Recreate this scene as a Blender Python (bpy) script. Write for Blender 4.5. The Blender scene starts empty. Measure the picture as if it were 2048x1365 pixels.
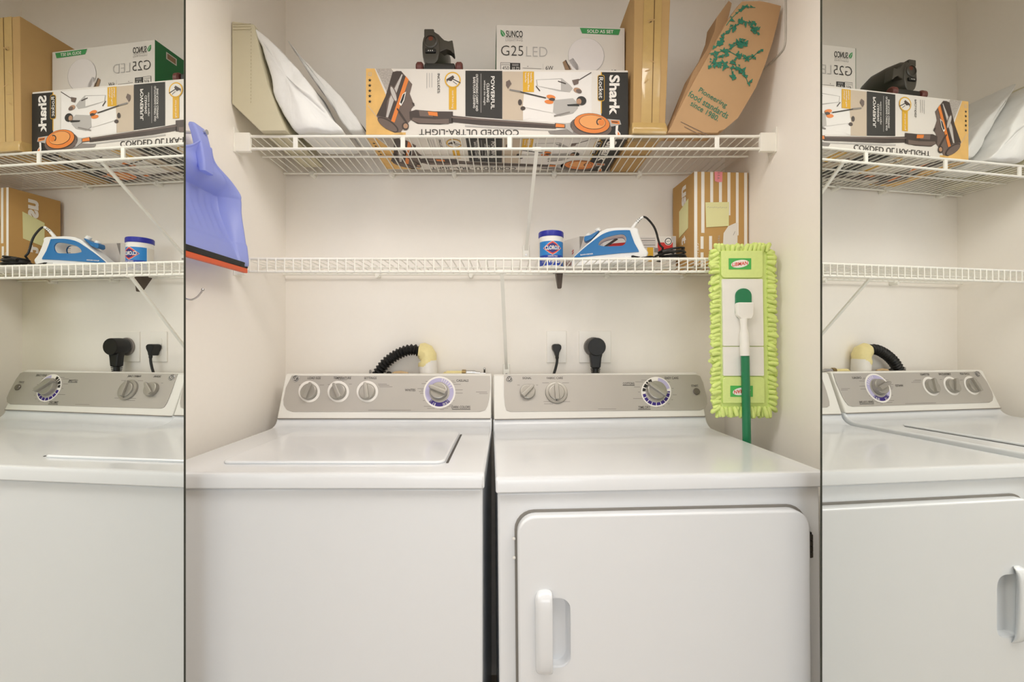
import bpy, bmesh, math, random
from mathutils import Vector, Matrix, noise as mnoise
random.seed(7)
C = bpy.context.scene.collection
S = bpy.context.scene
pi = math.pi

# ------------------------------------------------------------------ camera, world, lights, exposure
F_PX, CX, CY, ZC = 910.0, 1010.0, 690.0, 1.18
cam = bpy.data.cameras.new('camera'); cam_o = bpy.data.objects.new('camera', cam); C.objects.link(cam_o)
cam_o.location = (0, 0, ZC); cam_o.rotation_euler = (pi/2, 0, 0)
cam.sensor_width = 36.0; cam.lens = F_PX/2048*36.0
cam.shift_x = (1024-CX)/2048; cam.shift_y = (CY-682.5)/2048; cam.clip_start = 0.02
S.camera = cam_o
w = bpy.data.worlds.new('daylight'); S.world = w; w.use_nodes = True
w.node_tree.nodes['Background'].inputs[0].default_value = (0.90, 0.95, 1.0, 1)
w.node_tree.nodes['Background'].inputs[1].default_value = 1.0
def area(name, loc, target, size, power, col, sy=None):
    l = bpy.data.lights.new(name, 'AREA'); o = bpy.data.objects.new(name, l); C.objects.link(o)
    l.shape = 'RECTANGLE' if sy else 'DISK'; l.size = size
    if sy: l.size_y = sy
    l.energy = power; l.color = col; o.location = loc
    o.rotation_euler = (Vector(target)-Vector(loc)).to_track_quat('-Z', 'Y').to_euler()
    return o
area('hall_fill_left', (-1.0, 0.15, 2.60), (.25, 1.4, 1.3), 0.5, 14, (1.0, 0.95, 0.895), 0.7)  # added fill without a fixture, brightens the right side wall
area('hall_fill_right', (1.0, 0.15, 2.60), (-.25, 1.4, 1.3), 0.5, 14, (1.0, 0.95, 0.895), 0.7)  # its added twin, brightens the left side wall
area('hall_fill_middle', (0.0, 0.35, 2.62), (0.0, 1.2, 0.9), 1.1, 6, (1.0, 0.96, 0.92), 0.45)  # unseen overhead fill, added between the two side ones
area('hall_fill_rear', (0.0, -5.9, 1.35), (0, 1, 1.30), 3.4, 64, (0.82, 0.915, 1.0), 2.3)  # big cool fill added far behind the camera; the rear wall has no window
S.view_settings.view_transform = 'Standard'; S.view_settings.look = 'None'
S.view_settings.exposure = 0.39; S.view_settings.gamma = 1.0; S.view_settings.use_curve_mapping = False
try: S.cycles.use_denoising = True; S.cycles.max_bounces = 14; S.cycles.diffuse_bounces = 8; S.cycles.glossy_bounces = 8
except Exception: pass

# ------------------------------------------------------------------ helpers
def at(px, py, d): return Vector(((px-CX)/F_PX*d, d, ZC+(CY-py)/F_PX*d))
def lin(c): return tuple(((v/255)/12.92 if v/255 <= .04045 else ((v/255+.055)/1.055)**2.4) for v in c)
MATS = {}
def mat(name, rgb, rough=.5, metal=0.0, var=.04, scale=30, bump=0, coat=0, trans=0, alpha=1, spec=.5):
    if name in MATS: return MATS[name]
    m = bpy.data.materials.new(name); m.use_nodes = True; nt = m.node_tree; b = nt.nodes['Principled BSDF']
    col = lin(rgb)
    tc = nt.nodes.new('ShaderNodeTexCoord'); n = nt.nodes.new('ShaderNodeTexNoise'); n.inputs['Scale'].default_value = scale
    n.inputs['Detail'].default_value = 4
    nt.links.new(tc.outputs['Object'], n.inputs['Vector'])
    r = nt.nodes.new('ShaderNodeMix'); r.data_type = 'RGBA'
    r.inputs[6].default_value = tuple(v*(1-var) for v in col)+(1,); r.inputs[7].default_value = tuple(min(1, v*(1+var)) for v in col)+(1,)
    nt.links.new(n.outputs['Fac'], r.inputs[0]); nt.links.new(r.outputs[2], b.inputs['Base Color'])
    b.inputs['Roughness'].default_value = rough; b.inputs['Metallic'].default_value = metal
    b.inputs['Coat Weight'].default_value = coat; b.inputs['Transmission Weight'].default_value = trans
    b.inputs['Specular IOR Level'].default_value = spec; b.inputs['Alpha'].default_value = alpha
    if bump:
        bp = nt.nodes.new('ShaderNodeBump'); bp.inputs['Strength'].default_value = bump; bp.inputs['Distance'].default_value = .002
        nt.links.new(n.outputs['Fac'], bp.inputs['Height']); nt.links.new(bp.outputs[0], b.inputs['Normal'])
    MATS[name] = m; return m
WALL = mat('wall_paint', (247, 242, 235), .75, var=.012, scale=60, bump=.06)
ENAMEL = mat('white_enamel', (225, 228, 232), .22, var=.008, coat=.3)
CONSOLE = mat('white_plastic', (232, 230, 224), .32, var=.01)
SILVER = mat('silver_fascia', (184, 179, 172), .42, .25, var=.03, scale=8)
KNOB = mat('knob_silver', (168, 164, 156), .3, .45, var=.02)
CHROME = mat('chrome', (205, 205, 205), .15, .95, var=.02)
STEEL = mat('dark_steel', (70, 66, 60), .4, .7)
DARK = mat('dark_gap', (22, 20, 17), .7)
WIRE = mat('white_vinyl_wire', (244, 242, 234), .35, var=.01)
INK = mat('ink_dark', (58, 54, 50), .6)
INKB = mat('ink_black', (38, 36, 32), .55)
GREY = mat('ink_grey', (138, 132, 127), .6)
LGREY = mat('ink_light_grey', (182, 178, 174), .6)
WHITEI = mat('ink_white', (240, 236, 230), .55)
PURPLE = mat('ink_purple', (52, 30, 120), .5)
LILAC = mat('ink_lilac', (186, 180, 214), .5)
CARD = mat('cardboard', (190, 155, 103), .8, var=.05, scale=25)
CARD2 = mat('cardboard_warm', (192, 152, 92), .8, var=.05, scale=25)
TAPE = mat('packing_tape', (196, 164, 104), .18, var=.08, scale=40, coat=.5)
KRAFT = mat('kraft_paper', (188, 152, 112), .85, var=.05, scale=18, bump=.15)
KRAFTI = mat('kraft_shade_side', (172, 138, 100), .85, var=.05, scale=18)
PRINT = mat('box_white', (226, 220, 212), .5, var=.01)
BLACK = mat('black_rubber', (15, 14, 13), .5, var=.1)
BLACKC = mat('black_cord', (17, 16, 14), .4)
WOODP = mat('print_wood', (226, 182, 108), .55, var=.22, scale=22)
ORANGE = mat('print_orange', (228, 130, 52), .5, var=.05)
YELLOW = mat('print_yellow', (220, 170, 40), .55)
BROWNG = mat('print_brown_grey', (108, 92, 84), .5, var=.12, scale=20)
BROWND = mat('print_dark_brown', (66, 54, 48), .5, var=.1)
SHEEN = mat('print_silver', (196, 190, 184), .5)
BEIGE = mat('print_floor', (200, 184, 164), .6, var=.05, scale=10)
PALE = mat('print_pale', (234, 230, 226), .6, var=.02)
SPECK = mat('print_carpet', (176, 168, 160), .6, var=.5, scale=260)
SKIN = mat('print_skin', (178, 140, 112), .6)
GREEN = mat('print_green', (62, 150, 84), .55, var=.06)
GREEND = mat('print_side_green', (38, 120, 66), .55, var=.04)
PLANT = mat('print_plant', (46, 122, 98), .75, var=.15, scale=60)
PAPERW = mat('paper_white', (230, 226, 220), .7)
STICKY = mat('sticky_note', (226, 224, 168), .75, var=.02)
PINK = mat('pink_tag', (240, 150, 160), .75)
RED = mat('print_red', (196, 40, 36), .5)

class B:
    """collects shapes; build() links them as one mesh object"""
    def __init__(s): s.bm = bmesh.new(); s.mats = []
    def mi(s, m):
        if m not in s.mats: s.mats.append(m)
        return s.mats.index(m)
    def add(s, verts, faces, m, T=None):
        i = s.mi(m); vs = [s.bm.verts.new(T @ Vector(v) if T else Vector(v)) for v in verts]
        for f in faces:
            try: fc = s.bm.faces.new([vs[k] for k in f]); fc.material_index = i
            except ValueError: pass
    def merge(s, t, m, T=None):
        t.verts.index_update(); s.add([v.co.copy() for v in t.verts], [[v.index for v in f.verts] for f in t.faces], m, T); t.free()
    def hexa(s, v, m, bev=0, seg=2, T=None):            # 8 corners: bottom ring then top ring
        t = bmesh.new(); q = [t.verts.new(x) for x in v]
        for f in ((3,2,1,0),(4,5,6,7),(0,1,5,4),(1,2,6,5),(2,3,7,6),(3,0,4,7)): t.faces.new([q[k] for k in f])
        bmesh.ops.recalc_face_normals(t, faces=t.faces)
        if bev: bmesh.ops.bevel(t, geom=list(t.edges), offset=bev, segments=seg, profile=.5, affect='EDGES')
        s.merge(t, m, T)
    def box(s, lo, hi, m, bev=0, seg=2, T=None):
        a, b = lo, hi
        s.hexa([(a[0],a[1],a[2]),(b[0],a[1],a[2]),(b[0],b[1],a[2]),(a[0],b[1],a[2]),
                (a[0],a[1],b[2]),(b[0],a[1],b[2]),(b[0],b[1],b[2]),(a[0],b[1],b[2])], m, bev, seg, T)
    def tube(s, pts, r, m, n=8, cap=True, T=None, closed=False):
        pts = [Vector(p) for p in pts]; R = r if isinstance(r, (list, tuple)) else [r]*len(pts)
        vs, fs = [], []; N = len(pts); up = None
        for i, p in enumerate(pts):
            a = pts[(i-1) % N] if closed else pts[max(i-1, 0)]; b = pts[(i+1) % N] if closed else pts[min(i+1, N-1)]
            d = (b-a).normalized()
            if up is None: up = Vector((0,0,1)) if abs(d.z) < .9 else Vector((1,0,0))
            x = up - d*up.dot(d)
            x = x.normalized() if x.length > 1e-6 else d.orthogonal().normalized()
            up = x; y = d.cross(x)
            for k in range(n):
                t = 2*pi*k/n; vs.append(p+(x*math.cos(t)+y*math.sin(t))*R[i])
        for i in range(N if closed else N-1):
            j = (i+1) % N
            for k in range(n): fs.append((i*n+k, i*n+(k+1) % n, j*n+(k+1) % n, j*n+k))
        if cap and not closed: fs.append(tuple(range(n))[::-1]); fs.append(tuple((N-1)*n+k for k in range(n)))
        s.add(vs, fs, m, T)
    def lathe(s, prof, m, T=None, n=32):                # prof: (radius, height) about z
        vs, fs = [], []
        for r, z in prof:
            for k in range(n): t = 2*pi*k/n; vs.append((r*math.cos(t), r*math.sin(t), z))
        for i in range(len(prof)-1):
            for k in range(n): fs.append((i*n+k, i*n+(k+1) % n, (i+1)*n+(k+1) % n, (i+1)*n+k))
        fs.append(tuple(range(n))[::-1]); fs.append(tuple((len(prof)-1)*n+k for k in range(n)))
        s.add(vs, fs, m, T)
    def loft(s, rings, m, T=None, cap=True):
        n = len(rings[0]); vs = [v for r in rings for v in r]; fs = []
        for i in range(len(rings)-1):
            for k in range(n): fs.append((i*n+k, i*n+(k+1) % n, (i+1)*n+(k+1) % n, (i+1)*n+k))
        if cap: fs.append(tuple(range(n))[::-1]); fs.append(tuple((len(rings)-1)*n+k for k in range(n)))
        s.add(vs, fs, m, T)
    def prism(s, poly, a, b, m, T=None, holes=(), bev=0, seg=2, axis='y'):
        """2-D outline (p,q) swept along an axis from a to b; axis y: (p,.,q), x: (.,p,q), z: (p,q,.)"""
        f = {'y': lambda p, q, h: (p, h, q), 'x': lambda p, q, h: (h, p, q), 'z': lambda p, q, h: (p, q, h)}[axis]
        t = bmesh.new()
        if not holes:
            r0 = [t.verts.new(f(p, q, a)) for p, q in poly]; r1 = [t.verts.new(f(p, q, b)) for p, q in poly]; n = len(poly)
            t.faces.new(r0); t.faces.new(r1[::-1])
            for i in range(n): t.faces.new((r0[i], r0[(i+1) % n], r1[(i+1) % n], r1[i]))
        else:
            for h in (a, b):
                es = []
                for loop in [poly]+list(holes):
                    vs = [t.verts.new(f(p, q, h)) for p, q in loop]
                    es += [t.edges.new((vs[i], vs[(i+1) % len(vs)])) for i in range(len(vs))]
                bmesh.ops.triangle_fill(t, use_beauty=True, edges=es)
            t.verts.ensure_lookup_table(); half = len(t.verts)//2; o = 0
            for loop in [poly]+list(holes):
                n = len(loop)
                for i in range(n):
                    j = (i+1) % n; t.faces.new((t.verts[o+i], t.verts[o+j], t.verts[half+o+j], t.verts[half+o+i]))
                o += n
        bmesh.ops.recalc_face_normals(t, faces=t.faces)
        if bev: bmesh.ops.bevel(t, geom=[e for e in t.edges if len(e.link_faces) == 2 and e.calc_face_angle(0) > .5], offset=bev, segments=seg, profile=.5, affect='EDGES')
        s.merge(t, m, T)
    def build(s, name, parent=None, sharp=38, recalc=True):
        me = bpy.data.meshes.new(name)
        if recalc: bmesh.ops.recalc_face_normals(s.bm, faces=s.bm.faces)
        s.bm.to_mesh(me); s.bm.free()
        for m in s.mats: me.materials.append(m)
        me.shade_smooth(); me.set_sharp_from_angle(angle=math.radians(sharp))
        o = bpy.data.objects.new(name, me); C.objects.link(o)
        if parent: o.parent = parent
        weighted(o); return o
def weighted(o):
    m = o.modifiers.new('even_normals', 'WEIGHTED_NORMAL'); m.keep_sharp = True; m.weight = 80
def tag(o, label, cat, group=None):
    o['label'] = label; o['category'] = cat
    if group: o['group'] = group
    return o
def thing(name, label, cat, loc=(0,0,0), rz=0, ry=0, group=None):
    o = bpy.data.objects.new(name, None); C.objects.link(o); o.empty_display_size = .05
    o.location = loc; o.rotation_euler = (0, ry, rz); return tag(o, label, cat, group)
def struct(o): o['kind'] = 'structure'; return o

_txt = {}
def text_mesh(s, bold, shear):
    k = (s, bold, shear)
    if k not in _txt:
        cu = bpy.data.curves.new('t', 'FONT'); cu.body = s; cu.offset = bold; cu.shear = shear; cu.resolution_u = 3
        o = bpy.data.objects.new('t', cu); C.objects.link(o)
        me = bpy.data.meshes.new_from_object(o.evaluated_get(bpy.context.evaluated_depsgraph_get()))
        vs = [(v.co.x, v.co.y) for v in me.vertices]; fs = [tuple(p.vertices) for p in me.polygons]
        bpy.data.objects.remove(o); bpy.data.meshes.remove(me)
        x0 = min(v[0] for v in vs); x1 = max(v[0] for v in vs); y0 = min(v[1] for v in vs); y1 = max(v[1] for v in vs)
        _txt[k] = ([((x-x0)/(x1-x0)-.5, (y-y0)/(y1-y0)-.5) for x, y in vs], fs, (x1-x0)/(y1-y0))
    return _txt[k]
class Face:
    """a plane for printed marks: o origin, u and v directions; pix maps photo pixels on it to metres"""
    def __init__(s, b, o, u, v, pix=None, M=None, eps=.0004):
        s.b = b; s.o = Vector(o); s.u = Vector(u).normalized(); s.v = Vector(v).normalized(); s.n = s.u.cross(s.v); s.eps = eps
        s.M = M or Matrix(); s.lin = pix
    def px(s, x, y):
        if s.lin:
            (x0, x1, W), (y0, y1, H) = s.lin; return ((x-x0)/(x1-x0)*W, (y1-y)/(y1-y0)*H)
        o = s.M @ s.o; n = s.M.to_3x3() @ s.n; r = at(x, y, 1)-Vector((0,0,ZC)); c = Vector((0,0,ZC))
        p = c+r*((o-c).dot(n)/r.dot(n)); q = s.M.inverted() @ p - s.o
        return (q.dot(s.u), q.dot(s.v))
    def k(s, x, y):
        a = s.px(x, y); b = s.px(x+1, y); c = s.px(x, y-1); return (math.hypot(b[0]-a[0], b[1]-a[1]), math.hypot(c[0]-a[0], c[1]-a[1]))
    def P(s, p, l): return s.o+s.u*p[0]+s.v*p[1]+s.n*(s.eps*l)
    def poly(s, pts, m, l=1, raw=False):
        q = pts if raw else [s.px(*p) for p in pts]
        t = bmesh.new(); f = t.faces.new([t.verts.new(s.P(p, l)) for p in q])
        f.normal_update()
        if f.normal.dot(s.n) < 0: f.normal_flip()
        bmesh.ops.triangulate(t, faces=[f]); s.b.merge(t, m)
    def rect(s, x0, y0, x1, y1, m, l=1): s.poly([(x0,y1),(x1,y1),(x1,y0),(x0,y0)], m, l)
    def ell(s, x, y, rx, ry, m, l=1, rot=0, n=28, a0=0, a1=2*pi):
        c, d = math.cos(rot), math.sin(rot); P = []
        for k in range(n):
            t = a0+(a1-a0)*k/(n if a1-a0 > 6.28 else n-1); X, Y = rx*math.cos(t), -ry*math.sin(t); P.append((x+X*c-Y*d, y+X*d+Y*c))
        s.poly(P, m, l)
    def ring(s, x, y, r0, r1, m, l=1, a0=0, a1=360, ky=1, n=40):
        a0, a1 = math.radians(a0), math.radians(a1); P = []
        for k in range(n+1): t = a0+(a1-a0)*k/n; P.append((x+r1*math.cos(t), y-r1*ky*math.sin(t)))
        for k in range(n+1): t = a1+(a0-a1)*k/n; P.append((x+r0*math.cos(t), y-r0*ky*math.sin(t)))
        q = [s.px(*p) for p in P]; vs = [s.P(p, l) for p in q]
        s.b.add(vs, [(i, 2*n+1-i, 2*n-i, i+1) for i in range(n)], m)
    def text(s, st, x, y, w, h, m, rot=0, bold=0, l=2, shear=0):
        """st centred on photo pixel x,y; w along the reading direction, h letter height (pixels); rot degrees ccw"""
        vs, fs, asp = text_mesh(st, bold, shear); c = s.px(x, y); k = s.k(x, y); a = math.radians(rot)
        W = w*(k[0]*abs(math.cos(a))+k[1]*abs(math.sin(a))); H = h*(k[1]*abs(math.cos(a))+k[0]*abs(math.sin(a)))
        out = []
        for p, q in vs:
            X, Y = p*W, q*H; out.append(s.P((c[0]+X*math.cos(a)-Y*math.sin(a), c[1]+X*math.sin(a)+Y*math.cos(a)), l))
        s.b.add(out, fs, m)
    def line(s, x0, y0, x1, y1, t, m, l=2):
        d = math.hypot(x1-x0, y1-y0); nx, ny = -(y1-y0)/d*t/2, (x1-x0)/d*t/2
        s.poly([(x0+nx,y0+ny),(x1+nx,y1+ny),(x1-nx,y1-ny),(x0-nx,y0-ny)], m, l)
def rrect(x0, y0, x1, y1, r, n=6):
    rs = r if isinstance(r, (list, tuple)) else [r]*4; P = []
    for (cx, cy, a, q) in ((x1, y0, -90, rs[0]), (x1, y1, 0, rs[1]), (x0, y1, 90, rs[2]), (x0, y0, 180, rs[3])):
        ox = cx-q if cx == x1 else cx+q; oy = cy-q if cy == y1 else cy+q
        for k in range(n+1): t = math.radians(a+90*k/n); P.append((ox+q*math.cos(t), oy+q*math.sin(t)))
    return P
def arc_pts(P, n=8):                                   # Catmull-Rom through points
    P = [Vector(p) for p in P]; out = []
    for i in range(len(P)-1):
        a, b, c, d = P[max(i-1,0)], P[i], P[i+1], P[min(i+2,len(P)-1)]
        for k in range(n):
            t = k/n; out.append(.5*((2*b)+(c-a)*t+(2*a-5*b+4*c-d)*t*t+(3*b-a-3*c+d)*t**3))
    return out+[P[-1]]

# ------------------------------------------------------------------ setting: closet and hall
XL, XR, YB, ZT = -.784, .785, 1.625, 2.75
def slab(name, lo, hi, m=WALL):
    b = B(); b.box(lo, hi, m); return struct(b.build(name))
FLOOR = mat('floor_boards', (176, 164, 150), .45, var=.15, scale=6)
slab('floor', (-2.6, -6.1, -.1), (2.6, 1.75, 0), FLOOR)
slab('ceiling', (-2.6, -6.1, ZT), (2.6, 1.75, ZT+.1))
slab('wall_back', (-1.0, YB, 0), (1.0, YB+.1, ZT))
slab('wall_left', (XL-.1, .90, 0), (XL, YB, ZT)); slab('wall_right', (XR, .90, 0), (XR+.1, YB, ZT))
slab('wall_front_left', (-2.6, .79, 0), (-.72, .90, ZT)); slab('wall_front_right', (.72, .79, 0), (2.6, .90, ZT))
slab('trim_1', (-.72, .79, 2.30), (.72, .90, ZT))
slab('wall_hall_left', (-2.6, -6.1, 0), (-2.5, .79, ZT)); slab('wall_hall_right', (2.5, -6.1, 0), (2.6, .79, ZT))
slab('wall_rear', (-2.6, -6.1, 0), (2.6, -6.0, ZT))

MIRROR = bpy.data.materials.new('mirror_silvering'); MIRROR.use_nodes = True
_b = MIRROR.node_tree.nodes['Principled BSDF']; _b.inputs['Metallic'].default_value = 1; _b.inputs['Roughness'].default_value = 0.0
_n = MIRROR.node_tree.nodes.new('ShaderNodeTexNoise'); _n.inputs['Scale'].default_value = 3
_r = MIRROR.node_tree.nodes.new('ShaderNodeMix'); _r.data_type = 'RGBA'
_r.inputs[6].default_value = (.90, .925, .90, 1); _r.inputs[7].default_value = (.915, .935, .91, 1)
MIRROR.node_tree.links.new(_n.outputs['Fac'], _r.inputs[0]); MIRROR.node_tree.links.new(_r.outputs[2], _b.inputs['Base Color'])
EDGE = mat('mirror_edge', (44, 46, 34), .5); LEAF = mat('door_leaf_white', (228, 224, 216), .5)
def mirror_door(name, px, c, th, label):
    k = (px-CX)/F_PX; d = c/(k*math.cos(th)+math.sin(th)); sx = 1 if px < CX else -1
    t = thing(name, label, 'mirrored door', (k*d, d, 0), th if sx > 0 else th); struct(t)
    # local x = mirror normal (towards closet centre for the left door), local -y towards the hall
    def leaf(x0, x1, y0, y1): return (min(x0,x1), y0, .015), (max(x0,x1), y1, 2.42)
    b = B(); lo, hi = leaf(0, -sx*.004, -.385, 0); b.box(lo, hi, EDGE)
    mi = b.mi(MIRROR)
    for f in b.bm.faces:
        f.normal_update()
        if f.normal.x*sx > .9 or all(abs(v.co.x) < 1e-6 for v in f.verts): f.material_index = mi
    b.build('mirror', t)
    b = B(); lo, hi = leaf(-sx*.0042, -sx*.022, -.385, -.006); b.box(lo, hi, LEAF, .002); b.build('leaf', t)
    b = B(); lo, hi = leaf(-sx*.034, -sx*.052, -.385, -.006); b.box(lo, hi, LEAF, .002); b.build('leaf', t)
    b = B()
    for z in (.3, 1.0, 1.7): b.tube([(-sx*.028, -.388, z), (-sx*.028, -.388, z+.07)], .006, CHROME)
    b.build('hinge', t)
    b = B(); lo, hi = leaf(sx*.0004, -sx*.0046, -.0040, .0003); b.box(lo, hi, EDGE); b.build('edge_strip', t)
    return t
mirror_door('door_1', 371, -.6619, -.0617, 'folded mirrored closet door at the dustpan end')
mirror_door('door_2', 1641, .6971, .0927, 'folded mirrored closet door at the mop end')

# ------------------------------------------------------------------ wire shelves
SF, SB = 1.323, 1.605
def wire_shelf(name, label, z, lip, brace_x, brace_dx, brace_dz, upper):
    t = thing(name, label, 'shelf', ((XL+XR)/2, 1.46, z)); o = Vector(t.location)
    def L(p): return Vector(p)-o
    r = .0024
    b = B(); n = int((XR-XL-.03)/.0254)
    for i in range(n+1):
        x = XL+.018+i*.0254
        pts = [L((x, SB, z)), L((x, SF, z))]
        if not upper: pts += [L((x, SF-.004, z-.004)), L((x, SF-.004, z-lip))]
        b.tube(pts, .0019, WIRE, 6)
    b.build('wire_deck', t)
    def rail(nm, y, zz, rr):
        b = B(); b.tube([L((XL+.004, y, zz)), L((XR-.004, y, zz))], rr, WIRE, 10); b.build(nm, t)
    rail('front_rail', SF, z-.003, .0042); rail('lip_rail', SF, z-lip, .0040); rail('rear_rail', SB, z-.004, .0036)
    if upper:
        rail('middle_rail', 1.463, z-.004, .0032)
        for x in (-.609, -.297, .013, .311, .616):
            b = B(); b.box(L((x-.0065, SF-.003, z-lip)), L((x+.0065, SF+.003, z-.002)), WIRE, .0015); b.build('lip_tab', t)
    else: rail('middle_rail', 1.463, z-.004, .0030)
    for sx, xw in ((1, XL), (-1, XR)):                 # end brackets screwed to the side walls
        b = B()
        hx = .046 if upper else .03
        b.box(L((min(xw, xw+sx*hx), SF-.008, z-lip-.010)), L((max(xw, xw+sx*hx), SF+.006, z+(.006 if upper else .0015))), WIRE, .003)
        b.box(L((min(xw, xw+sx*.004), SF-.012, z-lip-.012)), L((max(xw, xw+sx*.004), SF+.03, z+(.020 if upper else .0015))), WIRE, .0015)
        b.build('end_bracket', t)
    for x in ((-.68, -.40, -.18, .174, .475) if upper else (-.45, -.12, .36, .63)):
        b = B(); b.box(L((x-.008, SB-.006, z-.014)), L((x+.008, YB, z+.004)), WIRE, .003)
        b.tube([L((x, SB-.012, z-.012)), L((x, YB, z-.012))], .0055, WIRE, 10); b.build('wall_clip', t)
    b = B()
    p0 = L((brace_x, SF+.002, z-lip)); p1 = L((brace_x+brace_dx, YB-.008, z-lip-brace_dz))
    d = (p1-p0).normalized(); s = Vector((1,0,0)); e = d.cross(s)
    q = [p0-s*.0055-e*.003, p0+s*.0055-e*.003, p0+s*.0055+e*.003, p0-s*.0055+e*.003]
    b.hexa(q+[x+(p1-p0) for x in q], WIRE, .001)
    b.tube([p0+Vector((-.012, 0, .0)), p0+Vector((.012, 0, 0))], .006, WIRE, 10)
    br = b.build('support_brace', t)
    b = B(); b.box(p1+Vector((-.012, -.004, -.03)), p1+Vector((.012, .008, .02)), WIRE, .003)
    b.tube([p1+Vector((0, -.004, -.016)), p1+Vector((0, -.007, -.016))], .004, CHROME, 8); b.build('foot', br)
    return t
ZU, ZL = ZC+.609, ZC+.2525
wire_shelf('wire_shelf', 'white wire shelf loaded with boxes and bags, the higher of the two', ZU, .039, .0925, -.018, .235, True)
wire_shelf('wire_shelf', 'white wire shelf holding the iron and wipes tub, the lower of the two', ZL, .040, -.009, .014, .300, False)
US, LS = ZU+.002, ZL+.002                              # tops of the two decks

# ------------------------------------------------------------------ washer and dryer
DECK = .92
def knob(parent, name, M, r, ang, m=KNOB, tall=.016, skirt=None):
    """disc with a raised finger bar; M local frame, z out of the panel"""
    b = B()
    if skirt: b.lathe([(skirt, 0), (skirt, .004), (skirt*.97, .006), (skirt*.8, .007)], m, M, 32)
    b.lathe([(r, 0), (r, tall*.5), (r*.95, tall*.72), (r*.82, tall*.8)], m, M, 32)
    R = M @ Matrix.Rotation(math.radians(ang), 4, 'Z')
    b.prism([(-r*.26, -r*.97), (r*.26, -r*.97), (r*.24, r*.8), (r*.12, r*1.12), (-r*.12, r*1.12), (-r*.24, r*.8)], tall*.4, tall*1.35, m, R, bev=r*.08, axis='z')
    return b.build(name, parent)
def machine(name, label, cat, X, Y, rz, ry, W, zt, DECK=.92, D=.634, cove=.0262):
    t = thing(name, label, cat, (X, Y, 0), rz, ry)
    bpy.context.view_layer.update(); M = Matrix.Translation((X, Y, 0)) @ t.rotation_euler.to_matrix().to_4x4()
    b = B(); b.box((.004, .012, .03), (W-.004, D-.01, DECK-.034), ENAMEL, .006, 3); b.build('cabinet', t)
    for fx in (.05, W-.05):
        for fy in (.06, D-.06):
            b = B(); b.lathe([(.02, 0), (.02, .012), (.009, .014), (.009, .032)], BLACK, Matrix.Translation((fx, fy, 0)), 16); b.build('foot', t)
    prof = [(.0, -.030), (.0, -.010), (.003, -.003), (.010, .0)]
    prof += [(.30, .0), (.45, .0)]
    for k in range(1, 9): a = pi/2*k/8; prof.append((.475+.05*math.sin(a), cove-cove*math.cos(a)))
    prof += [(D-.005, cove), (D-.005, -.034), (.003, -.034)]
    b = B(); b.prism([(y, DECK+z) for y, z in prof], 0, W, ENAMEL, axis='x'); 
    deck = b.build('top_deck', t)
    deck.modifiers.clear(); md = deck.modifiers.new('soft_edges', 'BEVEL'); md.width = .008; md.segments = 4; md.limit_method = 'ANGLE'; md.angle_limit = math.radians(50); weighted(deck)
    y0, z0 = .521, DECK+cove; y1, z1 = .579, zt
    b = B(); b.prism([(y0, z0-.002), (y1-.002, z1-.006), (y1+.004, z1-.001), (y1+.012, z1), (D-.012, z1-.006), (D-.002, z1-.02), (D, z0-.002)], .002, W-.002, CONSOLE, bev=.005, seg=3, axis='x')
    console = b.build('control_console', t)
    console.modifiers.clear(); md = console.modifiers.new('round', 'BEVEL'); md.width = .006; md.segments = 3; md.limit_method = 'ANGLE'; md.angle_limit = math.radians(60); weighted(console)
    b = B(); b.box((.005, y0-.0008, z0-.0016), (W-.005, y0+.01, z0+.0004), mat('seam_grey', (122, 112, 100), .6)); b.build('console_seam', t)
    v = Vector((0, y1-y0, z1-z0)).normalized()
    b = B(); F = Face(b, (0, y0, z0), (1,0,0), v, M=M, eps=.0005)
    return t, M, b, F, v
def seg_text(F, x, y, w, m=GREY):                      # tiny legend too small to read: a thin dashed rule
    F.line(x-w/2, y, x+w/2, y, 1.0, m, 3)
def badge(t, F, x, y, r):
    b = B(); G = Face(b, F.o, F.u, F.v, M=F.M, eps=.0005); c = F.px(x, y); o = F.P(c, 4)
    Mx = Matrix((tuple(F.u)+(0,), tuple(F.v)+(0,), tuple(F.n)+(0,), (0,0,0,1))).transposed(); Mx.translation = o
    k = F.k(x, y)[0]
    b.lathe([(r*k, 0), (r*k, .0015), (r*k*.93, .002)], CHROME, Mx, 28)
    G.ell(x, y, r*.86, r*.86, INKB, 9)
    G.ring(x, y, r*.68, r*.76, WHITEI, 10, ky=1)
    G.text('GE', x, y, r*1.0, r*.8, WHITEI, 0, .01, 10, .3)
    b.build('logo_badge', t)
def kframe(F, x, y, l=4):
    Mx = Matrix((tuple(F.u)+(0,), tuple(F.v)+(0,), tuple(F.n)+(0,), (0,0,0,1))).transposed(); Mx.translation = F.P(F.px(x, y), l); return Mx
def fascia_shape(b, F, pts):
    q = [F.px(*p) for p in pts]; Mx = Matrix((tuple(F.u)+(0,), tuple(F.v)+(0,), tuple(F.n)+(0,), (0,0,0,1))).transposed(); Mx.translation = F.o
    b.prism(q, .0001, .0014, SILVER, Mx, axis='z')

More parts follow.
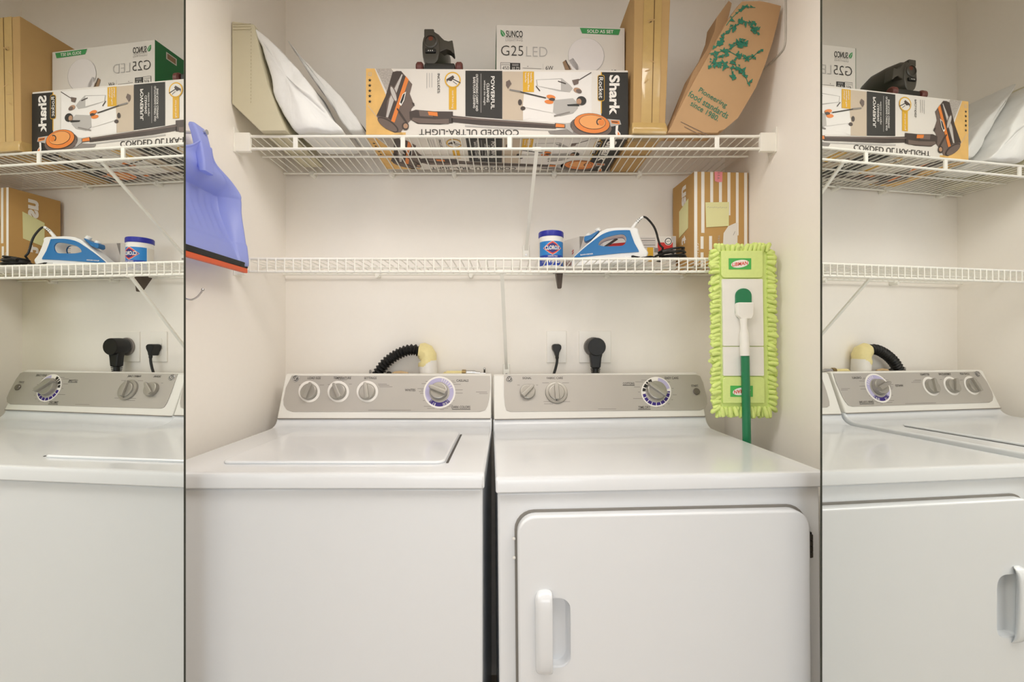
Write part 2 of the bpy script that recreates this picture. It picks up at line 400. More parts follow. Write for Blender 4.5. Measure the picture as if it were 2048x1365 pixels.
WX = -.0418-.684
wt, WM, b, F, v = machine('washing_machine', 'white top-loading washing machine with a closed lid, beside the dryer', 'washing machine', WX, .921, 0, 0, .684, ZC-.0955)
fascia_shape(b, F, [(578+6, 752), (980, 752), (981, 775), (978, 800), (975, 812), (970, 821), (960, 824), (585, 824), (574, 820), (568, 811), (567, 800), (572, 776)])
F.eps = .0005
for s, x, y, w_, h_ in (('LOAD SIZE', 629, 757, 26, 4.6), ('TEMPERATURE', 685, 757, 35, 4.6), ('SETTINGS', 741, 757, 25, 4.6), ('CASUALS', 925, 762, 24, 4.6), ('WHITES', 820.5, 781, 21, 5), ('DARK COLORS', 922, 815, 37, 5)):
    F.text(s, x, y, w_, h_, INK, 0, .008, 4)
F.line(904, 819.4, 941, 819.4, 1.1, INK, 4); F.line(676, 760.6, 694, 760.6, .8, GREY, 4)
for x, y, w_ in ((602, 771, 8), (644, 771, 9), (626, 766, 8), (661, 770, 10), (683, 764, 10), (701, 769, 6), (719, 771, 5), (765, 769, 18), (768, 771.6, 22), (772, 774.4, 26),
                 (843, 778, 16), (846, 781, 8), (844, 784, 12), (845, 787.5, 9), (859, 763.6, 15), (852, 768.2, 17), (881, 760.4, 6), (893, 760.4, 9), (903, 763, 11), (908, 765.5, 7), (914, 769.5, 15),
                 (918, 780.5, 15), (918, 787, 15), (855, 813.5, 14), (862, 817.5, 15), (889, 817, 15), (884, 820, 8), (901, 811, 9), (897, 814, 11), (963, 785, 22), (967, 788, 17), (848, 802, 4), (907, 802, 4)):
    seg_text(F, x, y, w_)
F.line(737, 821.2, 822, 821.2, .9, GREY, 4)
for cx in (619, 677, 735): F.ring(cx, 784, 16.5, 21.5, WHITEI, 4)
F.ring(879, 785.5, 18, 32, WHITEI, 4); F.ring(879, 785.5, 20.5, 28.5, LILAC, 5, -50, 230); F.ring(879, 785.5, 20.5, 28.5, PURPLE, 5, 222, 318)
for a in (240, 247, 250, 286, 290, 294, 300, 304): F.ring(879, 785.5, 23, 28.5, WHITEI, 6, a, a+1.6, n=4)
for a in (20, 32, 44, 56, 66, 76): F.ring(879, 785.5, 22, 28, WHITEI, 6, a, a+2.5, n=4)
F.ring(879, 785.5, 16, 20.5, SILVER, 6)
b.build('control_fascia', wt)
k = F.k(700, 785)[0]
for cx, ang in ((619, -12), (677, 28), (735, 14)): knob(wt, 'knob', kframe(F, cx, 785.5), 16*k, ang)
knob(wt, 'cycle_dial', kframe(F, 878, 784), 17.5*k, 68, tall=.022)
badge(wt, F, 592, 758, 7)
# lid: shallow raised panel; dark strip along its right edge paints the finger slot's shade
b = B(); lx0, lx1, ly0, ly1 = .105, .594, .068, .415
b.prism(rrect(lx0, ly0, lx1, ly1, .022), DECK-.002, DECK+.0065, ENAMEL, bev=.005, seg=4, axis='z')
lid = b.build('lid', wt)
b = B(); b.prism(rrect(lx1+.002, ly0+.01, lx1+.0075, ly1-.02, .002, 3), DECK-.001, DECK+.0008, STEEL, axis='z'); b.build('lid_slot_shade', wt)

dt, DM, b, F, v = machine('clothes_dryer', 'white front-loading dryer with a rounded square door and recessed handle', 'dryer', -.0112, .927, .034, -.009, .690, ZC-.0985, .909, .620, .0335)
fascia_shape(b, F, [(1008, 751), (1392, 750), (1400, 753), (1406, 766), (1413, 795), (1414, 808), (1410, 816), (1400, 821), (1020, 824), (1013, 821), (1010, 812), (1008, 790)])
for s, x, y, w_, h_ in (('SIGNAL', 1054, 757, 18, 4.4), ('FABRIC CARE', 1109.5, 757, 32, 4.4), ('COTTONS', 1257, 768, 23, 4.6), ('EASY CARE', 1343, 757, 27, 4.6), ('TIME DRY', 1288.5, 815.5, 24, 4.8), ('START', 1389, 772.5, 14, 4.2)):
    F.text(s, x, y, w_, h_, INK, 0, .008, 4)
F.line(1245, 771.6, 1269, 771.6, 1, INK, 4); F.line(1276, 819.4, 1301, 819.4, 1.1, INK, 4)
for x, y, w_ in ((1037, 771, 5), (1074, 771, 4), (1091, 766.5, 13), (1131, 766.5, 14), (1094, 804, 14), (1097, 808.5, 18), (1133, 804, 14), (1278, 764.5, 16), (1288, 761, 12), (1306, 757.5, 4), (1320, 759, 13), (1334, 764.5, 12),
                 (1274, 775, 12), (1278, 785, 4), (1276, 798, 20), (1345, 777.5, 4), (1349, 790.5, 8), (1344, 800.5, 3), (1337, 808.5, 4), (1327, 813.6, 3), (1316, 814.8, 3), (1305, 812.6, 2), (1294, 807, 3)):
    seg_text(F, x, y, w_)
F.line(1196, 819, 1232, 819, .8, GREY, 4)
F.ring(1312, 784.5, 18, 30, WHITEI, 4); F.ring(1312, 784.5, 21.5, 27.5, PURPLE, 5, 190, 362); F.ring(1312, 784.5, 21.5, 27.5, INKB, 5, 112, 178); F.ring(1312, 784.5, 21.5, 28, LILAC, 5, 14, 82)
for a in range(206, 355, 21): F.ring(1312, 784.5, 21.5, 28, WHITEI, 6, a, a+3, n=4)
for a in (128, 140, 160): F.ring(1312, 784.5, 21.5, 28, WHITEI, 6, a, a+4, n=4)
F.ring(1312, 784.5, 15, 21.5, SILVER, 6)
b.build('control_fascia', dt)
k = F.k(1200, 785)[0]
knob(dt, 'knob', kframe(F, 1055, 785), 15*k, -45)
kn = knob(dt, 'knob', kframe(F, 1112.5, 786.5), 16*k, 0, skirt=22*k)
b = B(); G = Face(b, F.o, F.u, F.v, M=F.M, eps=.0005); G.poly([(1109.5, 799.5), (1115, 799.5), (1112.3, 804)], INKB, 20); b.build('pointer_mark', kn)
dk = knob(dt, 'cycle_dial', kframe(F, 1311, 783), 19*k, 52, tall=.022)
b = B(); b.lathe([(6.6*k, 0), (6.6*k, .004), (5.5*k, .006), (2*k, .0065)], mat('button_grey', (118, 112, 104), .35, .3), kframe(F, 1392, 784), 24); b.build('start_button', dt)
badge(dt, F, 1018.5, 759, 7)
# dryer door (local frame: front plane y = .012)
DMI = DM.inverted()
def dl(px, py, d=.905): return DMI @ at(px, py, d)
dx0, dx1 = .043, .647; dz1 = .834; dz0 = .215
frame = B(); frame.prism(rrect(dx0-.0045, dz0-.0045, dx1+.0045, dz1+.0045, .040), .0085, .0125, mat('gasket_grey', (128, 124, 118), .6), axis='y'); frame.build('door_gasket', dt)
b = B(); b.prism(rrect(dx0, dz0, dx1, dz1, .038, 8), -.014, .0115, ENAMEL, bev=.005, seg=3, axis='y'); door = b.build('door', dt)
hx0, hx1, hz0, hz1 = .077, .149, .515, .684
cut = B(); rings = []
for yy, q in ((-.03, 1), (-.006, 1), (.002, .9), (.006, .72)):
    cx_, cz_ = (hx0+.018+hx1)/2, (hz0+hz1)/2-.002
    rings.append([((p-cx_)*q+cx_, yy, (r-cz_)*(q*.2+.8)+cz_) for p, r in rrect(hx0+.012, hz0+.012, hx1, hz1-.016, [.024, .024, .006, .006], 8)])
cut.loft(rings, ENAMEL); co = cut.build('cut', dt)
door.modifiers.clear(); md = door.modifiers.new('scoop', 'BOOLEAN'); md.object = co; md.operation = 'DIFFERENCE'; md.solver = 'EXACT'
bpy.context.view_layer.update()
me2 = bpy.data.meshes.new_from_object(door.evaluated_get(bpy.context.evaluated_depsgraph_get())); door.modifiers.clear(); door.data = me2; me2.name = 'door'; weighted(door)
bpy.data.objects.remove(co)
b = B(); grip = []
for s_, (z_, o_) in enumerate(((hz0-.002, .0), (hz0+.006, .010), (hz0+.022, .018), (hz1-.022, .020), (hz1-.006, .016), (hz1+.003, .004))):
    y_ = -.0135-o_; xw = hx0-.003 if 0 < s_ < 5 else hx0+.008
    grip.append([(xw, -.012, z_), (xw+.004, y_*.75-.003, z_), (xw+.012, y_, z_), (hx0+.032, y_-.001, z_), (hx0+.034, y_+.003, z_), (hx0+.034, -.012 if s_ in (0, 5) else y_+.006, z_), (hx0+.02, -.010, z_)])
b.loft(grip, ENAMEL)
g = b.build('door_handle', door, 60); g.modifiers.clear(); md = g.modifiers.new('soft', 'SUBSURF'); md.levels = md.render_levels = 2
b = B()
for z_ in (.775, .763, .751, .739): b.tube([(dx1+.006, -.005, z_-.0052), (dx1+.006, -.005, z_+.0052)], .0038, STEEL, 10)
b.box((dx1+.003, -.003, .730), (dx1+.010, .010, .784), DARK, .001); b.build('door_hinge', dt)
for z_ in (.781, .742):
    b = B(); b.lathe([(.003, 0), (.003, .004), (.001, .005)], CONSOLE, Matrix.Translation((dx0-.006, .009, z_)) @ Matrix.Rotation(pi/2, 4, 'X'), 10); b.build('door_catch', dt)

# ------------------------------------------------------------------ boxes on the higher shelf
def cuboid(name, parent, W, D, H, m, bev=.0015):
    """box with x 0..W, y 0..D (front at 0), z 0..H"""
    b = B(); b.box((0,0,0), (W,D,H), m, bev); return b
def front(b, W, H, p): return Face(b, (0,-.0002,0), (1,0,0), (0,0,1), ((p[0], p[1], W), (p[2], p[3], H)))

def star(F, x, y, r, m, l=2):
    F.poly([(x+(r if k % 2 == 0 else r*.42)*math.sin(pi*k/5), y-(r if k % 2 == 0 else r*.42)*math.cos(pi*k/5)) for k in range(10)], m, l)
def vacuum_print(F):
    F.poly([(733,135),(750,135),(806,267),(733,267)], WOODP, 1); F.poly([(790,262),(812,262),(812,267),(790,267)], WOODP, 1)
    F.poly([(752,135),(783,135),(795,150),(778,190)], SPECK, 1)
    F.poly([(737,208),(764,243),(764,244.5),(737,210)], BEIGE, 2)
    F.rect(738, 143, 744, 150, BEIGE, 2); F.rect(739.2, 144.2, 742.8, 148.8, WOODP, 3)
    for y in (158.5, 169, 179.5, 190, 201): star(F, 740.5, y, 4, INKB, 2)
    # floor head of the pictured cleaner
    F.poly([(786,142),(794,139.5),(803,140),(810,148),(825,166),(820,185),(826,200),(829,208),(823,216),(822,238),(812,248),(802,262),(790,263),(772,255),(757,236),(754,230),(772,190)], BROWNG, 2)
    F.poly([(786,142),(803,140),(806,146),(794,162),(775,200),(772,233),(754,229),(772,190)], BROWND, 3)
    F.poly([(804,146),(808,150),(798,170),(792,200),(778,233),(773,232),(780,195)], SHEEN, 4)
    F.ell(788.5, 186, 5.5, 18, BROWNG, 5, -.35); F.ell(788, 186, 3.8, 15, SHEEN, 6, -.35)
    F.poly([(812,150),(818,157),(790,243),(783,240)], ORANGE, 4); F.poly([(806,148),(812,151),(782,238),(777,233)], BROWND, 5)
    F.poly([(806,186),(813,181),(809,199),(803,210),(799,206)], WHITEI, 5); F.poly([(807,187),(811,184),(807.5,198),(803.5,206),(801,203)], INKB, 6)
    F.ell(777, 247, 9, 24, BROWND, 4, -1.0); F.ell(776, 248, 7.5, 22, BROWNG, 5, -1.0)
    F.poly([(796,214),(806,228),(815,242),(813,244),(803,230),(794,216)], BROWND, 6)
    F.ell(811.5, 250, 7, 8, BROWND, 6); F.ell(812, 250, 4.5, 5, SKIN, 7)
    F.poly([(824,202),(829,204),(830,210),(826,208)], BROWND, 5)
    # neck, wand and hand unit
    F.poly([(819,221),(832,217),(870,220),(906,220),(906,243),(880,246),(836,245),(820,236)], BROWND, 3)
    F.poly([(838,218),(866,221),(866,231),(840,230)], BROWNG, 4); F.poly([(856,220.5),(875,222),(876,230),(858,228)], ORANGE, 5)
    F.poly([(826,233),(870,236),(898,235),(898,245),(838,244),(824,238)], BROWNG, 5)
    F.poly([(903,228),(960,233.5),(1112,244),(1112,253),(960,246.5),(903,241)], BROWND, 3); F.poly([(903,230),(1112,245.5),(1112,247.5),(903,233)], BROWNG, 4)
    F.poly([(930,247),(1000,250),(1112,256),(1112,258),(1000,254),(930,250)], LGREY, 2)
    F.poly([(1096,258),(1130,254),(1160,262),(1196,271.5),(1150,268),(1100,264)], GREY, 2)
    F.poly([(1128,244),(1145,240),(1146,262),(1130,252)], LGREY, 4); F.poly([(1110,242),(1131,244),(1131,252),(1109,251)], BROWND, 4); F.poly([(1112,243),(1129,245),(1129,251),(1111,250)], ORANGE, 5)
    F.ell(1182, 249, 42, 21, BROWNG, 4, .1); F.ell(1184, 243, 37, 21, BROWND, 5, .1); F.ell(1184, 242.4, 35.5, 19.5, ORANGE, 6, .1)
    F.ell(1185, 240, 27, 14.5, BROWND, 7, .1); F.ell(1185, 240, 26, 13.6, mat('print_amber', (232, 160, 92), .5), 8, .1)
    F.ring(1200, 240, 5, 7.5, BROWND, 9, 60, 240, n=12); F.ell(1203, 241, 6, 6, ORANGE, 10)
    F.poly([(1213,233),(1240,235),(1243,244),(1234,246),(1222,249),(1208,256)], LGREY, 4); F.poly([(1222,236),(1239,237),(1240,244),(1224,242)], ORANGE, 5); F.poly([(1224,238),(1236,239),(1236,241),(1224,240)], BROWND, 6)
    F.poly([(1232,247),(1237,246),(1236,256),(1241,262),(1243,272),(1235,272),(1231,262)], WHITEI, 6); F.poly([(1236,258),(1240,264),(1241,272),(1235,272)], ORANGE, 7)
    F.text('INCLUDES:', 877.5, 164, 40, 5, INK, -90, .01, 2)
    for x in (854, 859, 864): F.line(x, 143, x, 172 if x > 855 else 174, 1.2, LGREY, 2)
    F.poly([(898,168),(913,168),(913,216),(898,216)], YELLOW, 2); F.text('tool from lung', 905.5, 196, 36, 5, WHITEI, -90, 0, 3)
    F.ring(905.5, 157, 13.5, 16, YELLOW, 4); F.ell(905.5, 157, 13.5, 13.5, PRINT, 4)
    F.poly([(906,148),(909,152),(903,160),(896,158),(894,163),(893,156)], BROWND, 5); F.line(905, 155, 921, 163, 1.8, INKB, 5); F.line(906, 160, 914, 166, 1.2, INKB, 5)
    F.poly([(931,138),(1004.5,138),(1004.5,234),(931,229)], INKB, 2)
    F.text('POWERFUL', 985.5, 182, 66, 7.5, WHITEI, -90, .016, 3); F.text('CLEANING', 976, 182, 38, 5.2, WHITEI, -90, .012, 3); F.text('without the weight', 969, 182, 50, 5, WHITEI, -90, 0, 3)
    F.line(962, 144, 962, 222, .8, LGREY, 3); F.text('OUTSTANDING CARPET AND', 954, 182, 74, 4.4, WHITEI, -90, .01, 3); F.text('BARE FLOOR CLEANING', 948.5, 182, 62, 4.4, WHITEI, -90, .01, 3)
    # the pictured room and the two people in it
    F.poly([(1005,139),(1184,139),(1184,243),(1110,241),(1005,235)], PALE, 1); F.poly([(1005,139),(1052,139),(1046,205),(1046,237),(1005,235)], BEIGE, 2); F.poly([(1046,205),(1060,232),(1046,237)], PALE, 3)
    F.rect(1046, 139, 1068, 180, YELLOW, 3)
    for x, w_ in ((1062.5, 20), (1057, 36), (1051.5, 20)): F.text('Versatile Floor'[:14], x, 140+w_/2+1, w_, 3.4, WHITEI, -90, .01, 4)
    F.poly([(1072,155),(1124,152),(1140,165),(1146,172),(1140,180),(1118,178),(1074,168)], LGREY, 2); F.poly([(1074,156),(1122,154),(1122,176),(1076,168)], PALE, 3)
    F.ell(1155, 176, 8, 5, SKIN, 4, .3); F.ell(1158, 178, 6, 4, BROWNG, 5, .3); F.line(1116, 158, 1132, 163, 2, BROWND, 4)
    F.poly([(1144,156),(1158,153),(1157,163),(1148,166)], BROWNG, 4); F.line(1157, 156, 1183, 140, 1.6, BROWND, 4); F.line(1072, 168, 1080, 178, 2, BROWND, 4)
    F.poly([(1108,196),(1146,192),(1152,198),(1156,212),(1146,222),(1120,228),(1106,220)], LGREY, 4); F.poly([(1046,200),(1108,200),(1106,222),(1046,210)], PALE, 4)
    F.line(1108, 228, 1140, 220, 3, GREY, 5); F.ell(1163, 197, 10, 9, INKB, 5, .2); F.ell(1158, 199, 5, 6, SKIN, 6); F.poly([(1134,205),(1160,203),(1158,208),(1136,208)], INKB, 6)
    F.line(1040, 180, 1092, 192, 2.4, INK, 5); F.ell(1102, 190, 9, 4, ORANGE, 6, .2); F.ell(1098, 200, 9, 4, ORANGE, 6, .1); F.ell(1104, 195, 6, 3, BROWND, 7); F.line(1019, 176, 1042, 180, 3.4, GREY, 5); F.poly([(1012,160),(1019,156),(1023,164),(1016,174),(1012,168)], BROWNG, 5)
    F.ell(1040, 201, 4, 6, BROWND, 5); F.ell(1046, 213, 5, 4, BROWND, 5)
    F.rect(1184, 139, 1203, 236, PRINT, 2)
    F.poly([(1203,139),(1257,139),(1257,272),(1190,272),(1203,262)], INKB, 2); F.rect(1202, 139, 1204, 222, YELLOW, 3)
    F.poly([(x, y) for x, y in rrect(1195.5, 145, 1209.5, 197.5, 4)], YELLOW, 4); F.poly(rrect(1196.5, 146.2, 1208.5, 196.4, 3.5), INKB, 5)
    F.text('Rocket', 1202.3, 171, 42, 8.5, WHITEI, -90, .006, 6)
    F.text('Shark', 1229.5, 185, 80, 21, WHITEI, -90, .035, 4)
    F.rect(1208, 255, 1215, 265, GREY, 3)
    F.text('CORDED ULTRA-LIGHT', 938, 261.5, 199, 12, INK, 180, .004, 3)
SH = (732.5, 1257, 134.5, 270.5)
DS = 1.338; SW, SHH, SD = (SH[1]-SH[0])/F_PX*DS, (SH[3]-SH[2])/F_PX*DS, .252
sx = (SH[0]-CX)/F_PX*DS
t = thing('vacuum_box', 'long printed carton showing a stick vacuum cleaner, lying on the higher wire shelf', 'cardboard box', (sx, DS-.004, US), .012)
b = cuboid('carton', t, SW, SD, SHH, PRINT)
F = front(b, SW, SHH, SH); vacuum_print(F)
U = Face(b, (0, SD, -.0002), (1,0,0), (0,-1,0), ((SH[0], SH[1], SW), (SH[2], SH[3], SD))); U.eps = .0002; vacuum_print(U)
b.build('carton', t, recalc=False)

DU = 1.392; SN = (992.7, 1249.5, 49.5, 157); NW = (SN[1]-SN[0])/F_PX*DU*1.01; NZ = US+SHH+.001; NH = ZC+(CY-SN[2])/F_PX*DU-NZ
SN = SN[:3]+(SN[2]+NH*F_PX/DU,)
t = thing('light_bulb_box', 'white and green carton with a round globe bulb pictured, standing on the long vacuum carton', 'cardboard box', ((SN[0]-CX)/F_PX*DU, DU, NZ), .035)
b = cuboid('c', t, NW, .20, NH, PRINT); F = front(b, NW, NH, SN)
L_ = Face(b, (-.0002, .20, 0), (0,-1,0), (0,0,1), ((0, 100, .20), (0, 100, NH)))
L_.poly([(0,0),(100,0),(100,100),(0,100)], GREEND, 1); L_.rect(60, 8, 80, 22, PRINT, 2); L_.rect(62, 10, 78, 20, mat('print_bronze', (150, 120, 90), .5), 3)
for k_ in range(4): L_.line(18, 12+k_*8, 46, 12+k_*8, 2, WHITEI, 2)
F.text('SUNCO', 1028.5, 67.5, 33, 13, INKB, 0, .012, 2)
F.poly([(1001,59.5),(1006,62),(1010,68),(1009,73),(1004.5,73),(1001.5,68)], GREEN, 2); F.line(1003.5, 63, 1008.5, 73, .8, WHITEI, 3)
F.line(1010, 75.4, 1045, 75.4, .5, GREY, 2); F.text('LIGHTING', 1028, 80, 34, 4.2, LGREY, 0, 0, 2)
F.text('G25', 1024, 101, 44, 20, INK, 0, -.012, 2); F.text('LED', 1073, 102, 42, 19.5, LGREY, 0, -.014, 2)
F.poly([(1159,52),(1240.5,53),(1237,64.5),(1163.5,63)], GREEN, 2); F.text('SOLD AS SET', 1200, 58.5, 53, 6.6, WHITEI, 0, .014, 3)
F.rect(1001, 125, 1020.5, 150, INK, 2); F.rect(1001.8, 126, 1019.7, 149, PRINT, 3); F.line(1003, 128.5, 1018.5, 128.5, .8, GREY, 4); F.line(1002, 130.6, 1019.5, 130.6, .5, INK, 4); F.text('450', 1011, 136.5, 13, 7.5, INKB, 0, 0, 4)
F.rect(1020.5, 125.6, 1040, 150, INKB, 2); F.line(1024, 128.5, 1037, 128.5, 1, LGREY, 3); F.line(1024, 131, 1037, 131, 1, LGREY, 3); F.text('10.72', 1031, 137, 14, 6.5, WHITEI, 0, 0, 3)
F.line(1045, 135.2, 1082, 136, .8, GREY, 2); F.ell(1055, 132, .8, .8, INKB, 3); F.line(1085.5, 126, 1085.5, 139, .5, LGREY, 2); F.text('6W', 1098, 134, 15, 8, INK, 0, 0, 2); F.text('12×', 1232, 140, 18, 10, INKB, 0, .01, 2)
BULB = mat('print_bulb', (232, 226, 224), .5, var=.02)
F.ell(1172, 108, 36.5, 36, LGREY, 2); F.ell(1171.6, 107.6, 35.6, 35.2, BULB, 3)
F.poly([(1138,118),(1145,113),(1160,134),(1150,140),(1140,134)], BULB, 3)
F.poly([(1124.5,122),(1131,117),(1134,124),(1143,134),(1140,138),(1130,138)], mat('print_bronze', (150, 120, 90), .5), 3); F.line(1130.5, 118, 1139, 136, 2, BROWND, 4)
b.build('carton', t, recalc=False)

# tall taped carton standing on end
t = thing('tall_carton', 'tall slim brown carton sealed with shiny tape, standing beside the vacuum carton', 'cardboard box', (.3705, 1.318, US), 0, .02)
b = B(); TW, TD, TH = .093, .29, .428
b.hexa([(0,0,0),(TW,0,0),(TW,TD,0),(0,TD,0),(-.004,0,TH),(TW+.009,0,TH),(TW+.009,TD,TH),(-.004,TD,TH)], CARD, .003)
b.build('carton', t)
b = B(); F = Face(b, (0,-.0008,0), (1,0,0), (0,0,1), ((0, 100, TW), (0, 100, TH)))
F.poly([(26,0),(82,0),(80,99),(24,99)], TAPE, 1); F.poly([(57,0),(60.5,0),(58.5,99),(56.5,99)], mat('carton_seam', (122, 92, 52), .7), 2)
b2 = Face(b, (0,TD,TH+.0006), (1,0,0), (0,-1,0), ((0, 100, TW), (0, 100, TD))); b2.poly([(24,2),(82,2),(82,98),(24,98)], TAPE, 1)
for k_ in range(7):
    y_ = 20+random.random()*70; F.line(28+k_*3, y_, 40+k_*4, y_-3+random.random()*6, .8, CARD, 3)
b.build('sealing_tape', t)
b = B()                                              # crumpled tape ends at the foot of the carton
rings = []
for z_, g_ in ((.0, .004), (.008, .007), (.02, .005), (.032, .0)):
    rings.append([(p+.0012*math.sin(p*900+z_*400), q-.001, z_) for p, q in rrect(-.002-g_*.3, -.002-g_, TW+.002+g_*.3, .05, .004, 4)])
b.loft(rings, TAPE); b.build('crumpled_tape', t)

# slumped cream carton against the side wall
t = thing('cream_carton', 'slumped cream cardboard carton leaning in the corner behind the white mailer', 'cardboard box', (-.70, 1.30, US)); o = Vector(t.location)
b = B(); P = [at(*p, 1.30) for p in ((463,42),(463,207),(520,262),(572,262),(553,218),(534,165),(520,110),(508,48))]
CREAM = mat('cream_card', (205, 198, 172), .8, var=.03)
b.prism([(max(p.x, XL+.003)-o.x, max(p.z-o.z, 0.001)) for p in P], 0, .27, CREAM, bev=.003, axis='y')
G = Face(b, (0,-.0003,0)-Vector((0,0,0)) if False else (0,-.0004,0), (1,0,0), (0,0,1), None, Matrix.Translation(o))
SEAM = mat('cream_seam', (168, 158, 126), .8)
for k_ in range(22): G.line(502.5-k_*.03, 56+k_*7, 502.4-k_*.03, 59+k_*7, 1.0, SEAM, 1)
for y_ in (49, 54, 60): G.line(466, y_, 502, y_-1, .8, SEAM, 1)
b.build('carton', t, recalc=False)

# ------------------------------------------------------------------ plastic mailers
POLY = mat('poly_white', (232, 232, 230), .35, var=.03, scale=26, bump=.6); POLYG = mat('poly_grey', (218, 217, 214), .4, var=.05, scale=14, bump=.3)
def mailer(name, label, outline, d0, d1, m, seed, swell=1):
    c0 = at(*outline[0], d0); t = thing(name, label, 'mailer bag', ((at(*outline[len(outline)//2], d0)).x, d0, US)); o = Vector(t.location)
    P = arc_pts([at(*p, d0).to_3d() for p in outline]+[at(*outline[0], d0)], 4)[:-1]
    P = [(p.x, max(p.z, US+.003)) for p in P]; cx = sum(p[0] for p in P)/len(P); cz = sum(p[1] for p in P)/len(P)
    gx, gz = (lambda g: (g.x, g.z))(at(622, 228, d0)); b = B(); rings = []
    for y, q in ((-.010, .15), (-.009, .5), (-.008, .78), (-.005, .95), (.0, 1), (.03, 1), (.10, 1), (.18, .97), (d1-d0-.04, .8), (d1-d0-.01, .5), (d1-d0, .1)):
        ring = []
        for x, z in P:
            qq = q if z < cz+.05 else q+(1-q)*.75*min(1, (z-cz-.05)/.1)
            v = Vector((cx+(x-cx)*qq, d0+y, cz+(z-cz)*qq))
            nz = mnoise.noise_vector(v*16+Vector((seed,0,0)))*.006*swell
            v += Vector((nz.x, nz.y*.8, nz.z)); v.y -= .026*swell*math.exp(-((x-gx)**2+(z-gz)**2)/.0016) if y < .02 else 0; v.z = max(v.z, US+.0015); v.x = max(v.x, XL+.004); ring.append(v-o)
        rings.append(ring)
    b.loft(rings, m); ob = b.build('pouch', t, 60); ob.modifiers.clear()
    md = ob.modifiers.new('s', 'SUBSURF'); md.levels = md.render_levels = 2
    tx = bpy.data.textures.new('crease', 'CLOUDS'); tx.noise_scale = .06; tx.noise_depth = 4
    dm = ob.modifiers.new('crease', 'DISPLACE'); dm.texture = tx; dm.strength = .010; dm.mid_level = .5
    return t, o
mailer('padded_mailer', 'white plastic mailer bag with a bulging round bottom, leaning on the cream carton', [(509,56),(528,70),(548,86),(574,112),(598,140),(620,168),(640,200),(664,236),(684,261),(660,265),(612,265),(588,260),(570,232),(554,198),(540,152),(526,100),(514,70)], 1.312, 1.53, POLY, 1)
t, o = mailer('padded_mailer', 'flatter grey mailer bag leaning between the bulging mailer and the vacuum carton', [(574,80),(598,108),(640,150),(662,172),(690,205),(716,240),(727,262),(708,265),(694,258),(668,218),(636,172),(604,126)], 1.36, 1.57, POLYG, 5, .6)
# printed label on the flank of the grey mailer
p0, p1 = at(647, 162, 1.36), at(722, 254, 1.36); v = (p0-p1).normalized()
b = B(); n_ = Vector((0,1,0)).cross(v); n_ = n_ if n_.x > 0 else -n_
F = Face(b, p1+n_*.007+Vector((0,.19,0))-o, (0,-1,0), v, ((0, 100, .17), (0, 100, (p0-p1).length)))
F.n = n_
F.poly([(4,14),(96,14),(96,96),(4,96)], POLYG, 1); F.poly([(30,40),(86,34),(86,44),(30,50)], ORANGE, 2)
F.text('40', 20, 34, 16, 14, GREY, 0, 0, 2); F.text('5114', 58, 26, 34, 10, GREY, 0, 0, 2)
for k_ in range(9): F.rect(18+k_*6, 66, 21+k_*6+(k_ % 3), 84, INK, 2)
for k_ in range(3): F.line(16, 55+k_*3, 80, 53+k_*3, 1, INK, 2)
lab = b.build('shipping_label', t, recalc=False)

# ------------------------------------------------------------------ vacuum hand unit on the long carton
ZB = US+SHH
VAC = mat('vacuum_grey', (74, 70, 62), .35, var=.06); VACD = mat('vacuum_black', (30, 29, 25), .4); RUST = mat('vacuum_rust', (110, 52, 30), .5); MAROON = mat('vacuum_maroon', (104, 56, 50), .45)
t = thing('handheld_vacuum', 'dark grey handheld vacuum with maroon wheels lying on the long vacuum carton', 'vacuum cleaner', (at(880, 130, 1.46).x, 1.44, ZB)); o = Vector(t.location)
b = B(); rings = []
for d, c, rx, rz_, top in ((1.372, (862,92), .022, .040, 0), (1.374, (862,96), .026, .048, 0), (1.395, (866,102), .032, .056, 0), (1.43, (874,112), .036, .052, 0), (1.48, (880,128), .036, .046, 0), (1.52, (882,142), .026, .034, 0), (1.535, (882,146), .012, .018, 0)):
    p = at(*c, d); ring = []
    for k_ in range(24):
        a = 2*pi*k_/24; s_ = abs(math.sin(a))**.8*(1 if math.sin(a) > 0 else -1); c_ = abs(math.cos(a))**.8*(1 if math.cos(a) > 0 else -1)
        ring.append(Vector((p.x+rx*c_, d, max(p.z+rz_*s_, ZB+.004)))-o)
    rings.append(ring)
b.loft(rings, VAC); body = b.build('body', t, 50)
M_ = Matrix.Translation(at(861.5, 84, 1.374)-o) @ Matrix.Rotation(pi/2, 4, 'X')
b = B(); b.lathe([(.0195, -.02), (.0205, .004), (.0165, .006), (.0155, .0)], VAC, M_, 28); b.lathe([(.0158, .0005), (.0150, .0012)], VACD, M_, 28)
b.lathe([(.0075, .0012), (.007, .0022)], RUST, M_ @ Matrix.Translation((.0, .0095, 0)), 16); b.build('hose_socket', t)
b = B(); p = at(858.5, 66, 1.374)-o; b.box(p+Vector((-.0155, -.003, -.011)), p+Vector((.0145, .03, .011)), VAC, .003); b.build('release_catch', t)
b = B(); p = at(861, 101.5, 1.368)-o; b.box(p+Vector((-.0165, -.002, -.0055)), p+Vector((.0155, .012, .006)), VACD, .002)
for k_ in (-.006, 0, .006): b.box(p+Vector((k_-.0012, -.0025, -.0022)), p+Vector((k_+.0012, -.0018, .0006)), WHITEI)
b.build('contact_plate', t)
b = B(); pts = [at(*q, 1.39)-o for q in ((866,66),(879,76),(890,86),(898,88),(906,86),(908,98),(910,112),(908.5,114),(902,107),(894,104),(880,110),(868,104))]
b.prism([(q.x, q.z) for q in pts], -.064, -.036, VAC, bev=.0025, axis='y'); b.build('handle', t)
b = B(); p = at(877, 133, 1.365)-o; b.box((p.x-.042, -.085, .0005), (p.x+.050, -.01, .030), VACD, .005); b.build('base', t)
